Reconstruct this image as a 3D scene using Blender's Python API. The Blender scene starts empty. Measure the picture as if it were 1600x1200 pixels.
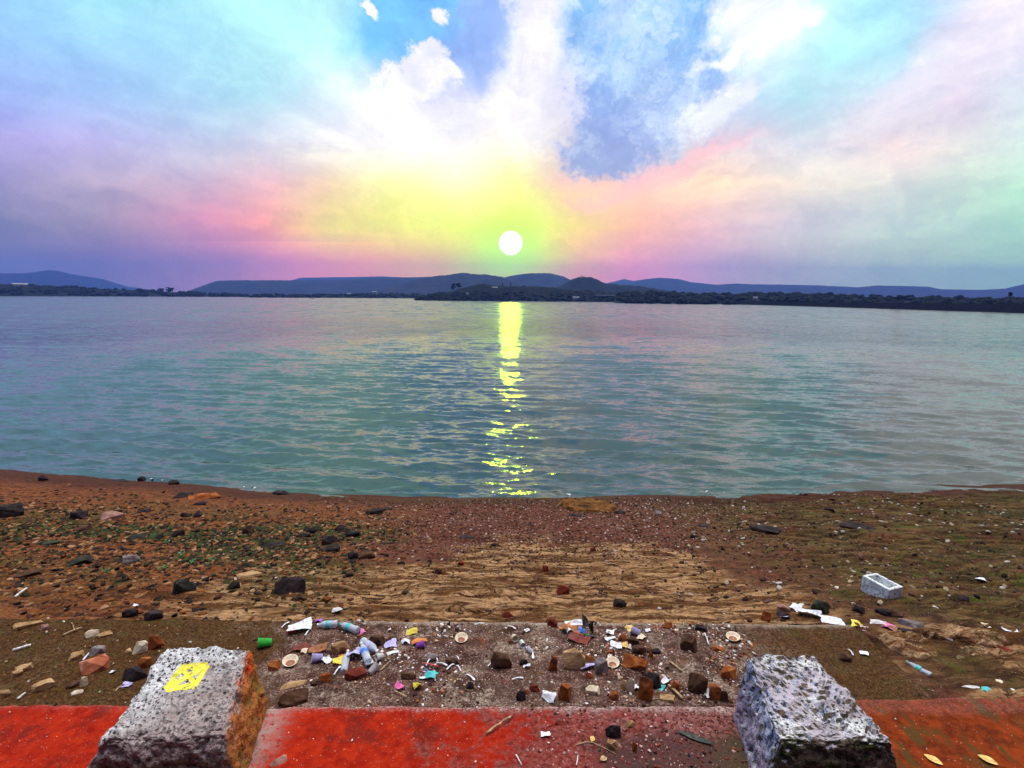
import bpy, bmesh, math, random
import numpy as np
from mathutils import Vector, Matrix, Euler, noise as mnoise
from mathutils.bvhtree import BVHTree
R = math.radians
sc = bpy.context.scene
col = sc.collection

# ------------------------------------------------------------------ camera
FPX = 900.0                      # focal length in pixels of the 1600 px wide photo
CAMZ = 3.0
PITCH = math.atan(139 / FPX)
ROLL = R(-0.43)
WATER = -1.2
cd = bpy.data.cameras.new('camera'); cam = bpy.data.objects.new('camera', cd); col.objects.link(cam)
cd.sensor_width = 36; cd.lens = FPX / 1600 * 36; cd.clip_start = 0.1; cd.clip_end = 40000
CM = Matrix.Rotation(R(90) - PITCH, 3, 'X') @ Matrix.Rotation(-ROLL, 3, 'Z')
cam.matrix_world = Matrix.Translation((0, 0, CAMZ)) @ CM.to_4x4()
sc.camera = cam

def ray(px, py):
    return (CM @ Vector(((px - 800) / FPX, (600 - py) / FPX, -1))).normalized()
def onplane(px, py, z=0.0):
    d = ray(px, py); t = (z - CAMZ) / d.z
    return Vector((d.x * t, d.y * t, z))
def axial(p):
    return -(CM.transposed() @ (Vector(p) - Vector((0, 0, CAMZ)))).z

# ------------------------------------------------------------------ node helper
class NT:
    def __init__(s, tree): s.t = tree; s.n = tree.nodes; s.l = tree.links
    def set(s, sock, v):
        if isinstance(v, bpy.types.NodeSocket): s.l.new(v, sock)
        elif hasattr(sock, 'default_value'):
            if isinstance(v, (tuple, list)) and sock.type == 'RGBA' and len(v) == 3: v = (*v, 1)
            sock.default_value = v
    def node(s, kind, ins=None, out=0, **props):
        n = s.n.new(kind)
        for k, v in props.items(): setattr(n, k, v)
        for k, v in (ins or {}).items(): s.set(n.inputs[k], v)
        return n if out is None else n.outputs[out]
    def m(s, op, a, b=0.0, c=0.0, clamp=False):
        return s.node('ShaderNodeMath', {0: a, 1: b, 2: c}, operation=op, use_clamp=clamp)
    def add(s, a, b): return s.m('ADD', a, b)
    def mul(s, a, b): return s.m('MULTIPLY', a, b)
    def v(s, op, a, b=(0, 0, 0), out=0):
        return s.node('ShaderNodeVectorMath', {0: a, 1: b}, out, operation=op)
    def xyz(s, vec):
        n = s.node('ShaderNodeSeparateXYZ', {0: vec}, None); return n.outputs
    def comb(s, x, y, z): return s.node('ShaderNodeCombineXYZ', {0: x, 1: y, 2: z})
    def rng(s, x, a, b, c=0.0, d=1.0, smooth=True):
        return s.node('ShaderNodeMapRange', {'Value': x, 'From Min': a, 'From Max': b, 'To Min': c, 'To Max': d},
                      interpolation_type='SMOOTHSTEP' if smooth else 'LINEAR', clamp=True)
    def mix(s, f, a, b, blend='MIX'):
        n = s.n.new('ShaderNodeMix'); n.data_type = 'RGBA'; n.blend_type = blend
        s.set(n.inputs['Factor'], f); s.set(n.inputs['A'], a); s.set(n.inputs['B'], b)
        for o in n.outputs:
            if o.type == 'RGBA': return o
    def noise(s, vec, scale=5, detail=4, rough=.55, out='Fac', dist=0):
        n = s.node('ShaderNodeTexNoise', {'Vector': vec, 'Scale': scale, 'Detail': detail, 'Roughness': rough, 'Distortion': dist}, None)
        return n.outputs[out]
    def voro(s, vec, scale=5, feature='F1', out='Distance', rnd=1.0):
        n = s.node('ShaderNodeTexVoronoi', {'Vector': vec, 'Scale': scale, 'Randomness': rnd}, None, feature=feature)
        return n.outputs[out]
    def scale(s, vec, k): return s.v('MULTIPLY', vec, k)
    def ramp(s, fac, stops, interp='LINEAR'):
        n = s.n.new('ShaderNodeValToRGB'); cr = n.color_ramp; cr.interpolation = interp
        cr.elements.remove(cr.elements[1])
        for i, (p, c) in enumerate(stops):
            e = cr.elements[0] if i == 0 else cr.elements.new(p)
            e.position = p; e.color = (*c, 1)
        s.set(n.inputs[0], fac); return n.outputs[0]

def lin(r, g, b):
    f = lambda c: (c / 12.92 if c <= .04045 else ((c + .055) / 1.055) ** 2.4)
    return (f(r / 255), f(g / 255), f(b / 255))

# ------------------------------------------------------------------ sky
SUN = ray(798, 380)
SUN_EL = math.asin(SUN.z); SUN_AZ = math.atan2(SUN.x, SUN.y)
world = bpy.data.worlds.new('World'); sc.world = world; world.use_nodes = True
w = NT(world.node_tree); w.n.clear()
gen = w.node('ShaderNodeTexCoord', None, 'Generated')
D0 = w.v('NORMALIZE', gen)
wn = w.noise(w.scale(D0, (1, 1, 2.2)), 3.2, 4, .6, 'Color')
warp = w.v('SUBTRACT', wn, (.5, .5, .5))
dx, dy, dz = w.xyz(D0)
az = w.m('ARCTAN2', dx, dy)
Z = w.m('DIVIDE', dz, w.m('MAXIMUM', dy, .42))
wx, wy, wz = w.xyz(warp)
U = w.add(w.rng(az, R(-65), R(65), 0, 1, False), w.mul(wx, .045))
ZZ = w.add(Z, w.mul(wy, .06))
ROWS = [
 (446, [(0,112,120,160),(150,124,112,160),(280,160,124,172),(380,188,130,180),(480,225,140,180),(580,245,150,160),(680,240,170,130),(790,215,220,70),(900,245,160,160),(980,235,140,200),(1080,205,155,225),(1200,186,176,205),(1350,172,196,200),(1600,168,216,188)]),
 (405, [(0,116,112,160),(150,126,108,162),(280,158,122,176),(380,192,130,184),(480,238,145,178),(580,248,162,140),(690,238,205,90),(740,215,245,40),(800,205,252,20),(856,225,240,60),(900,248,190,140),(980,244,155,195),(1080,215,165,220),(1200,194,180,214),(1350,182,202,208),(1600,172,222,194)]),
 (355, [(0,116,116,160),(150,146,134,172),(260,184,142,184),(340,222,148,186),(420,246,164,156),(520,236,220,110),(650,240,250,85),(800,215,255,25),(900,240,225,100),(1000,252,190,165),(1100,236,190,208),(1250,196,195,230),(1400,184,210,225),(1600,168,220,208)]),
 (290, [(0,145,140,198),(150,174,163,203),(320,204,178,210),(420,236,190,204),(500,246,216,180),(600,246,250,150),(720,254,254,205),(820,246,250,150),(890,240,200,190),(1000,252,205,196),(1100,252,222,196),(1250,232,225,224),(1400,208,218,226),(1600,178,230,214)]),
 (220, [(0,172,165,230),(150,190,185,238),(320,202,215,238),(480,232,238,246),(600,254,251,255),(720,255,252,250),(830,250,242,220),(930,190,190,235),(1030,190,208,240),(1100,236,215,226),(1250,230,234,240),(1420,246,226,226),(1600,214,234,228)]),
 (150, [(0,172,192,246),(200,180,220,250),(400,194,246,246),(520,226,252,250),(620,253,251,255),(700,215,215,248),(800,255,252,252),(880,246,241,250),(950,180,208,242),(1060,180,220,242),(1160,212,238,250),(1250,204,250,246),(1400,236,245,246),(1520,253,234,238),(1600,236,246,240)]),
 (80,  [(0,162,204,248),(200,174,230,252),(400,192,250,246),(520,202,255,246),(590,140,215,250),(660,170,215,252),(760,200,215,246),(830,253,251,253),(900,200,232,250),(1000,175,214,246),(1100,172,220,246),(1180,238,250,250),(1300,188,250,246),(1420,188,236,246),(1500,238,238,248),(1600,250,246,250)]),
 (0,   [(0,158,214,252),(200,172,240,246),(400,188,250,246),(520,188,245,242),(600,120,195,250),(680,130,195,250),(760,180,205,246),(840,250,249,252),(900,205,232,250),(1000,175,222,250),(1100,170,218,246),(1160,246,255,252),(1260,224,255,250),(1360,178,240,246),(1450,178,226,246),(1540,246,242,248),(1600,255,251,251)]),
]
skyc = None; zprev = None
for py, stops in ROWS:
    z0 = ray(800, py); zr = z0.z / z0.y
    st = []
    for (px, r_, g_, b_) in stops:
        d = ray(px, py); st.append(((math.atan2(d.x, d.y) + R(65)) / R(130), lin(r_, g_, b_)))
    c = w.ramp(U, st, 'LINEAR')
    skyc = c if skyc is None else w.mix(w.rng(ZZ, zprev, zr, 0, 1, False), skyc, c)
    zprev = zr
# clouds: noise-edged banks lying in front of the clear sky
X = w.m('DIVIDE', dx, w.m('MAXIMUM', dy, .42))
cn = w.v('SUBTRACT', w.noise(D0, 9, 5, .62, 'Color'), (.5, .5, .5))
cf = w.noise(D0, 30, 6, .72)
P2 = w.comb(X, Z, 0)
PW = w.v('ADD', P2, w.v('MULTIPLY', cn, (.12, .12, 0)))
def gx(px, py):
    d = ray(px, py); return d.x / d.y, d.z / d.y
def bank(ells, soft=.35, amp=.16, fine=.8):
    tot = None
    for (px, py, rx, ry, ang) in ells:
        cx, cz = gx(px, py)
        q = w.node('ShaderNodeMapping', {'Vector': PW, 'Location': (cx, cz, 0), 'Rotation': (0, 0, R(ang)),
                   'Scale': (rx / FPX, ry / FPX, 1)}, vector_type='TEXTURE')
        e = w.v('LENGTH', q, out='Value')
        tot = e if tot is None else w.m('SMOOTH_MIN', tot, e, .25)
    tot = w.add(tot, w.mul(w.m('SUBTRACT', cf, .5), fine))
    return w.rng(tot, 1 - soft, 1 + soft, 1, 0)
darkc = w.mix(w.rng(ZZ, gx(800, 250)[1], gx(800, 20)[1], 0, 1), lin(156, 172, 226), lin(140, 194, 242))
cl2 = w.noise(w.v('ADD', w.scale(P2, (3.4, 2.4, 1)), w.scale(cn, (1.2, 1.2, 0))), 2.2, 6, .66, dist=.5)
darkc = w.mix(w.mul(w.rng(cl2, .40, .66), .85), darkc, lin(214, 234, 252))
skyc = w.mix(w.mul(bank([(690, 20, 75, 60, 0), (620, 60, 50, 80, 20)], .3), .8), skyc, lin(120, 200, 252))
skyc = w.mix(bank([(1000, 30, 130, 75, 0), (1075, 125, 85, 70, -30), (985, 190, 85, 70, 20), (925, 235, 35, 35, 0)], .26, .12, 1.9), skyc, darkc)
skyc = w.mix(w.mul(bank([(760, 20, 40, 60, 0), (735, 95, 42, 55, -15)], .3, .1, .8), .9), skyc, lin(152, 182, 240))
skyc = w.mix(w.mul(bank([(838, 70, 34, 120, 0), (815, 170, 45, 60, 10)], .5, .14, 2.0), .85), skyc, lin(250, 246, 250))
skyc = w.mix(bank([(672, 80, 24, 14, 10), (655, 108, 38, 24, 25), (690, 118, 20, 22, 0), (692, 17, 14, 14, 0), (578, 14, 20, 9, -40), (640, 130, 60, 26, 20)], .30, .09, 2.6), skyc, (1.02, 1.0, 1.02))
skyc = w.mix(bank([(1185, 30, 60, 45, 15), (1140, 78, 60, 10, 25), (1220, 60, 60, 12, 30), (1150, 140, 26, 26, 0), (1120, 180, 40, 22, 30)], .55, .1, 2.6), skyc, (.97, 1.0, 1.0))
skyc = w.mix(w.mul(bank([(1540, 50, 110, 45, 40), (1440, 130, 160, 20, 32)], .6, .12, .6), .6), skyc, lin(255, 243, 246))
skyc = w.mix(w.mul(bank([(620, 205, 150, 70, 0)], .7, .1, .6), .5), skyc, (1, .98, 1))
skyc = w.mix(w.mul(bank([(1050, 265, 130, 14, 22), (960, 300, 60, 12, 20)], .5, .1, .7), .6), skyc, lin(255, 196, 205))
# soft mottling of thin cloud
mot = w.noise(w.scale(D0, (1, 1, 3)), 14, 4, .65)
skyc = w.mix(1.0, skyc, w.mix(mot, (.93, .93, .94), (1.06, 1.06, 1.05)), 'MULTIPLY')
sx_, sz_ = gx(798, 380)
th_ = w.m('ARCTAN2', w.m('SUBTRACT', Z, sz_), w.m('SUBTRACT', X, sx_))
rad = w.v('LENGTH', w.v('SUBTRACT', P2, (sx_, sz_, 0)), out='Value')
fan = w.noise(w.comb(w.mul(th_, 3.2), w.mul(rad, .7), w.mul(wx, 1.5)), 1.6, 4, .55)
fanw = w.mul(w.rng(rad, .12, .35), w.rng(Z, -.02, .12))
skyc = w.mix(fanw, skyc, w.mix(1.0, skyc, w.mix(w.rng(fan, .32, .68), (.84, .85, .92), (1.12, 1.10, 1.06)), 'MULTIPLY'))
wisp = w.noise(w.v('ADD', w.scale(P2, (2.2, 4.5, 1)), w.scale(cn, (.9, .9, 0))), 2.6, 6, .68, dist=.4)
skyc = w.mix(1.0, skyc, w.mix(w.rng(wisp, .34, .66), (.90, .91, .95), (1.08, 1.07, 1.05)), 'MULTIPLY')
# the air in front of the low sky takes some of its light; the glow behind is stronger
skyc = w.mix(1.0, skyc, w.mix(w.rng(Z, .0, .34), (1.74, 1.56, .83), (1.0, 1.0, .99)), 'MULTIPLY')
# zenith above the frame: extra brightness added to light the foreground
hi = w.rng(dz, .82, .97)
skyc = w.mix(hi, skyc, (11.5, 10.9, 9.8))
# unseen sky behind the camera, dimmed to deepen shade on near faces
east = w.rng(dy, -.35, .5, .10, 1)
skyc = w.mix(1.0, skyc, w.comb(east, east, w.m('POWER', east, .8)), 'MULTIPLY')
# sun
ang = w.m('ARCCOSINE', w.v('DOT_PRODUCT', D0, tuple(SUN), out='Value'))
halo = w.rng(ang, R(1.2), R(4.3), 1, 0)
skyc = w.mix(w.mul(halo, .92), skyc, (1.0, 1.65, .0))
skyc = w.mix(w.rng(ang, R(.95), R(1.25), 1, 0), skyc, (2.2, 2.2, 2.1))
bg1 = w.node('ShaderNodeBackground', {'Color': skyc, 'Strength': 1.0})
nish = w.n.new('ShaderNodeTexSky'); nish.sky_type = 'NISHITA'; nish.sun_disc = False
nish.sun_elevation = SUN_EL; nish.sun_rotation = SUN_AZ
bg2 = w.node('ShaderNodeBackground', {'Color': w.mix(hi, (0, 0, 0), nish.outputs[0]), 'Strength': 0.05})   # clear sky above the cloud bank
out = w.n.new('ShaderNodeOutputWorld')
w.l.new(w.node('ShaderNodeAddShader', {0: bg1, 1: bg2}), out.inputs[0])

# ------------------------------------------------------------------ sun
sl = bpy.data.lights.new('sun', 'SUN'); sl.energy = 0.5; sl.angle = R(0.9); sl.color = (.50, 1.0, .0)
so = bpy.data.objects.new('sun', sl); col.objects.link(so)
so.rotation_euler = (-SUN).to_track_quat('-Z', 'Y').to_euler()
so.location = (0, 30, 40)
sc.view_settings.view_transform = 'Standard'; sc.view_settings.look = 'None'
sc.view_settings.exposure = 0.24; sc.view_settings.gamma = 1
sc.cycles.volume_bounces = 1; sc.cycles.max_bounces = 6

# ------------------------------------------------------------------ numpy noise + mesh helpers
def _hash(ix, iy, seed):
    h = (ix.astype(np.int64) * 374761393 + iy.astype(np.int64) * 668265263 + seed * 974711) & 0xffffffff
    h = ((h ^ (h >> 13)) * 1274126177) & 0xffffffff
    return ((h ^ (h >> 16)) & 0xffff) / 65535.0
def vnoise(x, y, seed=0):
    x = np.asarray(x, float); y = np.asarray(y, float)
    ix = np.floor(x); iy = np.floor(y); fx = x - ix; fy = y - iy
    fx = fx * fx * (3 - 2 * fx); fy = fy * fy * (3 - 2 * fy)
    a = _hash(ix, iy, seed); b = _hash(ix + 1, iy, seed); c = _hash(ix, iy + 1, seed); d = _hash(ix + 1, iy + 1, seed)
    return (a + (b - a) * fx) * (1 - fy) + (c + (d - c) * fx) * fy
def fbm(x, y, seed=0, oct=4, gain=.5):
    x = np.asarray(x, float); y = np.asarray(y, float)
    s = 0; a = 1; t = 0
    for i in range(oct):
        s = s + a * vnoise(x * 2 ** i + 17.3 * i, y * 2 ** i - 9.1 * i, seed + i); t += a; a *= gain
    return s / t
def sstep(a, b, x):
    t = np.clip((x - a) / (b - a), 0, 1); return t * t * (3 - 2 * t)

def link(name, me, mat=None, parent=None):
    o = bpy.data.objects.new(name, me); col.objects.link(o)
    if mat is not None:
        for m_ in (mat if isinstance(mat, (list, tuple)) else [mat]): me.materials.append(m_)
    if parent is not None: o.parent = parent
    return o
def mk(name, verts, faces, mat=None, parent=None, smooth=True):
    me = bpy.data.meshes.new(name); me.from_pydata([tuple(v) for v in verts], [], faces); me.update()
    if smooth: me.polygons.foreach_set('use_smooth', [True] * len(me.polygons))
    return link(name, me, mat, parent)
def mkbm(name, bm, mat=None, parent=None, smooth=True):
    me = bpy.data.meshes.new(name); bm.to_mesh(me); bm.free()
    if smooth: me.polygons.foreach_set('use_smooth', [True] * len(me.polygons))
    return link(name, me, mat, parent)
def np_mesh(name, V, F, mat=None, parent=None, smooth=True, attrs=None):
    """V (n,3), F (m,k) arrays; attrs name -> (n,3) colours"""
    me = bpy.data.meshes.new(name); n = len(V); m_, k = F.shape
    me.vertices.add(n); me.vertices.foreach_set('co', np.asarray(V, np.float32).ravel())
    me.loops.add(m_ * k); me.loops.foreach_set('vertex_index', F.ravel().astype(np.int32))
    me.polygons.add(m_); me.polygons.foreach_set('loop_start', np.arange(0, m_ * k, k, dtype=np.int32))
    me.update(calc_edges=True)
    me.polygons.foreach_set('use_smooth', np.full(m_, smooth))
    for an, c in (attrs or {}).items():
        at = me.attributes.new(an, 'FLOAT_COLOR', 'POINT')
        at.data.foreach_set('color', np.hstack([c, np.ones((n, 1))]).astype(np.float32).ravel())
    me.update()
    return link(name, me, mat, parent)
def grid_faces(nr, nc):
    i = np.arange((nr - 1) * nc).reshape(nr - 1, nc)[:, :-1].ravel()
    return np.stack([i, i + 1, i + nc + 1, i + nc], 1)
def structure(o): o['kind'] = 'structure'; return o
def stuff(o): o['kind'] = 'stuff'; return o
def tag(o, label, cat, group=None):
    o['label'] = label; o['category'] = cat
    if group: o['group'] = group
    return o
def empty(name, loc=(0, 0, 0), rot=(0, 0, 0)):
    o = bpy.data.objects.new(name, None); col.objects.link(o); o.empty_display_size = .05
    o.location = loc; o.rotation_euler = rot; return o

def newmat(name):
    m_ = bpy.data.materials.new(name); m_.use_nodes = True
    t = NT(m_.node_tree); t.n.clear()
    return m_, t
def finish(t, color, rough=.8, bump=None, bstr=.5, bdist=.01, **ins):
    b = t.n.new('ShaderNodeBsdfPrincipled')
    t.set(b.inputs['Base Color'], color); t.set(b.inputs['Roughness'], rough)
    for k, v in ins.items(): t.set(b.inputs[k.replace('_', ' ')], v)
    if bump is not None:
        t.l.new(t.node('ShaderNodeBump', {'Strength': bstr, 'Distance': bdist, 'Height': bump}), b.inputs['Normal'])
    o = t.n.new('ShaderNodeOutputMaterial'); t.l.new(b.outputs[0], o.inputs[0]); return b
def obj_co(t): return t.node('ShaderNodeTexCoord', None, 'Object')
def geo_pos(t): return t.node('ShaderNodeNewGeometry', None, 'Position')

# ------------------------------------------------------------------ terrain shape
Y0 = 4.97
TX = 3.2                                     # right end of the terrace
_sh = [onplane(px, py, WATER) for px, py in [(-700,700),(-300,712),(0,733),(130,745),(200,752),(300,757),(420,770),(520,775),(620,778),(720,779),(800,778),(900,778),(1000,775),(1200,772),(1400,766),(1600,758),(2000,740),(2500,715)]]
SHX = np.array([p.x for p in _sh]); SHY = np.array([p.y for p in _sh])
def ys(x): return np.interp(x, SHX, SHY) + .10 * (fbm(np.asarray(x) * .9, np.asarray(x) * 0, 5, 4) - .5)
_ed = [onplane(px, py, .28) for px, py in [(-900,1100),(0,1100),(165,1098),(430,1103),(800,1100),(1150,1100),(1380,1088),(1600,1087),(2400,1085)]]
EDX = np.array([p.x for p in _ed]); EDY = np.array([p.y for p in _ed])
def yedge(x): return np.interp(x, EDX, EDY)
def zt(x, y):
    x = np.asarray(x, float); y = np.asarray(y, float)
    t = (y - Y0) / (ys(x) - Y0)
    prof = -.05 - 1.15 * np.where(t < 0, t * .0, np.where(t < 1, .8 * t + .2 * t * t, 1 + (t - 1) * .9))
    left = sstep(-1.5, -4.0, x); right = sstep(2.2, 4.5, x)
    mid = np.exp(-((x - .3) / 3.2) ** 2)
    fade = np.clip((1.05 - t) / .12, .12, 1)
    z = prof + fade * .10 * (fbm(x * .55, y * .8, 11, 4) - .5)
    # eroded layered rock by the terrace
    band = np.exp(-((t - .12) / .17) ** 2) * (.35 + .65 * mid)
    h = fbm(x * .8 + .25 * y, y * 3.4 - .1 * x, 21, 4)
    q = np.floor(h * 13) / 13 + (1 / 13) * sstep(.55, 1, (h * 13) % 1)
    z = z + band * .20 * (q - .5)
    rl = right * sstep(-.6, .1, 1 - t)
    h2 = fbm(x * .7 - .35 * y, y * 1.6 + .3 * x, 31, 5)
    q2 = np.floor(h2 * 9) / 9 + (1 / 9) * sstep(.6, 1, (h2 * 9) % 1)
    z = z + rl * fade * .34 * (q2 - .5) + right * .10 * (1 - np.clip(t, 0, 1))
    z = z + fade * left * .06 * (fbm(x * 2.2, y * 2.6, 41, 3) - .5)
    z = z + fade * (.022 * (fbm(x * 7, y * 9, 51, 3) - .5) + .014 * (vnoise(x * 26, y * 30, 61) - .5))
    return z
def S(x, y):
    x = float(x); y = float(y)
    if y < float(yedge(x)): return .28
    if y < Y0 and x < TX: return 0.0
    return float(zt(x, y))
def hit(px, py):
    d = ray(px, py); t = 2.0
    while t < 60:
        p = Vector((0, 0, CAMZ)) + d * t
        if p.z < max(S(p.x, p.y), WATER - .02): break
        t += .02
    return Vector((p.x, p.y, S(p.x, p.y)))

# ------------------------------------------------------------------ beach
def beach_mat():
    m_, t = newmat('beach_ground')
    P = geo_pos(t)
    a = t.node('ShaderNodeAttribute', None, 'Color', attribute_name='zone')   # r tan rock, g mossy stones, b wet edge
    ra, ga, ba = t.node('ShaderNodeSeparateColor', {0: a}, None).outputs[:3]
    a2 = t.node('ShaderNodeAttribute', None, 'Color', attribute_name='zone2') # r left rust, g right olive, b ledge cracks
    rl, ro, rc = t.node('ShaderNodeSeparateColor', {0: a2}, None).outputs[:3]
    n1 = t.noise(P, 2.2, 5, .6); n2 = t.noise(P, 11, 5, .65); n3 = t.noise(P, 55, 4, .7)
    strat = t.noise(t.v('ADD', t.scale(P, (1.1, 6.5, 3)), t.scale(t.noise(P, .7, 3, .5, 'Color'), (0, 2.2, 0))), 1.5, 6, .68, dist=.8)
    c = t.mix(t.rng(n2, .3, .7), (.036, .010, .005), (.200, .062, .036))
    c = t.mix(t.rng(n1, .42, .66), c, (.140, .050, .034))
    # rust coloured left slope
    c = t.mix(t.mul(rl, t.rng(n2, .32, .62)), c, (.24, .070, .014))
    c = t.mix(t.mul(rl, t.rng(t.noise(P, 17, 3, .6), .52, .66)), c, (.27, .125, .045))
    c = t.mix(t.mul(t.mul(rl, t.m('SUBTRACT', 1.0, ga)), t.rng(strat, .50, .42, 0, .8)), c, (.045, .016, .008))
    c = t.mix(t.mul(t.rng(t.noise(t.v('ADD', P, (5, 1, 0)), 26, 3, .7), .60, .66), .85), c, (.020, .010, .008))
    # olive rock and thin moss on the right
    oc = t.mix(t.rng(strat, .38, .62), (.036, .022, .007), (.145, .085, .026))
    c = t.mix(t.mul(ro, t.rng(n1, .25, .55)), c, oc)
    c = t.mix(t.mul(ro, t.rng(t.noise(P, 3.1, 5, .7), .55, .68)), c, (.070, .084, .012))
    # tan eroded rock
    tc = t.mix(t.rng(strat, .44, .57), (.105, .040, .010), (.50, .28, .125))
    tc = t.mix(t.mul(t.rng(n2, .52, .68), .7), tc, (.20, .085, .028))
    tc = t.mix(t.mul(t.rng(n1, .50, .62), .45), tc, (.16, .070, .020))
    c = t.mix(t.mul(t.rng(t.add(ra, t.mul(t.m('SUBTRACT', n1, .5), .9)), .3, .6), .95), c, tc)
    # cracks
    cw = t.v('ADD', t.scale(P, (1.6, 5.2, 1)), t.scale(t.noise(P, 5, 4, .6, 'Color'), (.7, .9, 0)))
    cr = t.voro(cw, 2.1, 'DISTANCE_TO_EDGE')
    c = t.mix(t.mul(t.rng(ra, .2, .6), t.mul(t.rng(t.noise(P, 2.6, 3, .6), .38, .52), t.rng(cr, .010, .06, .95, 0))), c, (.018, .008, .004))
    c = t.mix(t.mul(rc, .8), c, (.028, .014, .008))
    # algae among the stones
    c = t.mix(t.mul(ga, t.rng(t.noise(P, 8, 5, .7), .37, .52)), c, (.030, .042, .012))
    c = t.mix(t.mul(ga, t.rng(t.noise(P, 21, 3, .7), .56, .65)), c, (.055, .12, .016))
    c = t.mix(t.rng(n3, .55, .66), c, t.mix(n2, (.02, .012, .009), (.04, .02, .014)))
    c = t.mix(t.rng(t.noise(P, 70, 2, .6), .66, .72), c, (.38, .28, .22))
    c = t.mix(t.mul(ba, .85), c, t.mix(n2, (.030, .008, .005), (.085, .026, .015)))
    rough = t.node('ShaderNodeMapRange', {'Value': ba, 'To Min': .92, 'To Max': .7})
    bump = t.add(t.mul(n3, .35), t.add(t.mul(n2, .5), t.mul(t.mul(strat, ra), .8)))
    finish(t, c, rough, bump, .9, .05, Specular_IOR_Level=.06)
    return m_
xs = np.concatenate([np.linspace(-60, -13, 60)[:-1], np.linspace(-13, 14, 980), np.linspace(14, 60, 60)[1:]])
yy = np.concatenate([np.linspace(1.2, 4.6, 110)[:-1], np.linspace(4.6, 12.4, 330), np.linspace(12.4, 22, 40)[1:]])
GX, GY = np.meshgrid(xs, yy)
GZ = zt(GX, GY)
# keep the sheet under terrace and red step
under = ((GY < Y0 - .02) & (GX < TX - .02)) | (GY < yedge(GX) - .02)
GZ = np.where(under, np.minimum(GZ, -.25), GZ)
GZ = np.where((GY >= yedge(GX) - .02) & (GY < Y0 + .3) & (GX >= TX - .02), GZ + .02, GZ)
T_ = (GY - Y0) / (ys(GX) - Y0)
mid = np.exp(-((GX - .2) / 3.4) ** 2)
nz = fbm(GX * .6, GY * 1.3, 71, 4)
tan = sstep(.52, .12, T_ + .30 * (nz - .5) + .20 * np.abs(GX - .4) / 4 - .08) * sstep(-5.2, -2.0, GX) * (1 - .55 * sstep(2.5, 5.0, GX))
tan *= 1 - .75 * sstep(1.9, 3.6, GX)
tan = np.maximum(tan, .8 * np.exp(-((GY - 5.55 + .12 * GX) / .16) ** 2) * sstep(1.2, 1.9, GX) * sstep(3.6, 2.8, GX))
tan = np.maximum(tan, .55 * sstep(3.1, 3.4, GX) * sstep(5.4, 4.6, GY) * sstep(.42, .55, fbm(GX * .9, GY * 1.4, 77, 3)))
moss = sstep(-1.2, -2.6, GX) * sstep(-9.5, -6, GX) * np.exp(-((T_ - .42) / .22) ** 2) * sstep(.35, .6, fbm(GX * .8, GY * 1.1, 81, 4)) * 1.5
moss = np.maximum(moss, .5 * sstep(4, 7, GX) * sstep(.5, .7, fbm(GX * .5, GY, 83, 4)))
wet = sstep(.80, .93, T_ + .05 * (nz - .5))
left = sstep(-.8, -3.6, GX) * (1 - .4 * sstep(.6, .9, T_)); right = sstep(1.6, 4.6, GX)
h2 = fbm(GX * .7 - .35 * GY, GY * 1.6 + .3 * GX, 31, 5); fr = (h2 * 9) % 1
crk = right * np.exp(-((fr - .62) / .13) ** 2) * sstep(1.0, .85, T_)
h1 = fbm(GX * .8 + .25 * GY, GY * 3.4 - .1 * GX, 21, 4); fr = (h1 * 13) % 1
crk = np.maximum(crk, tan * np.exp(-((fr - .6) / .10) ** 2))
cl = lambda a: np.clip(a, 0, 1).ravel()
beach = structure(np_mesh('beach', np.stack([GX.ravel(), GY.ravel(), GZ.ravel()], 1), grid_faces(len(yy), len(xs)), beach_mat(),
        attrs={'zone': np.stack([cl(tan), cl(moss), cl(wet)], 1), 'zone2': np.stack([cl(left), cl(right), cl(crk)], 1)}))

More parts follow.
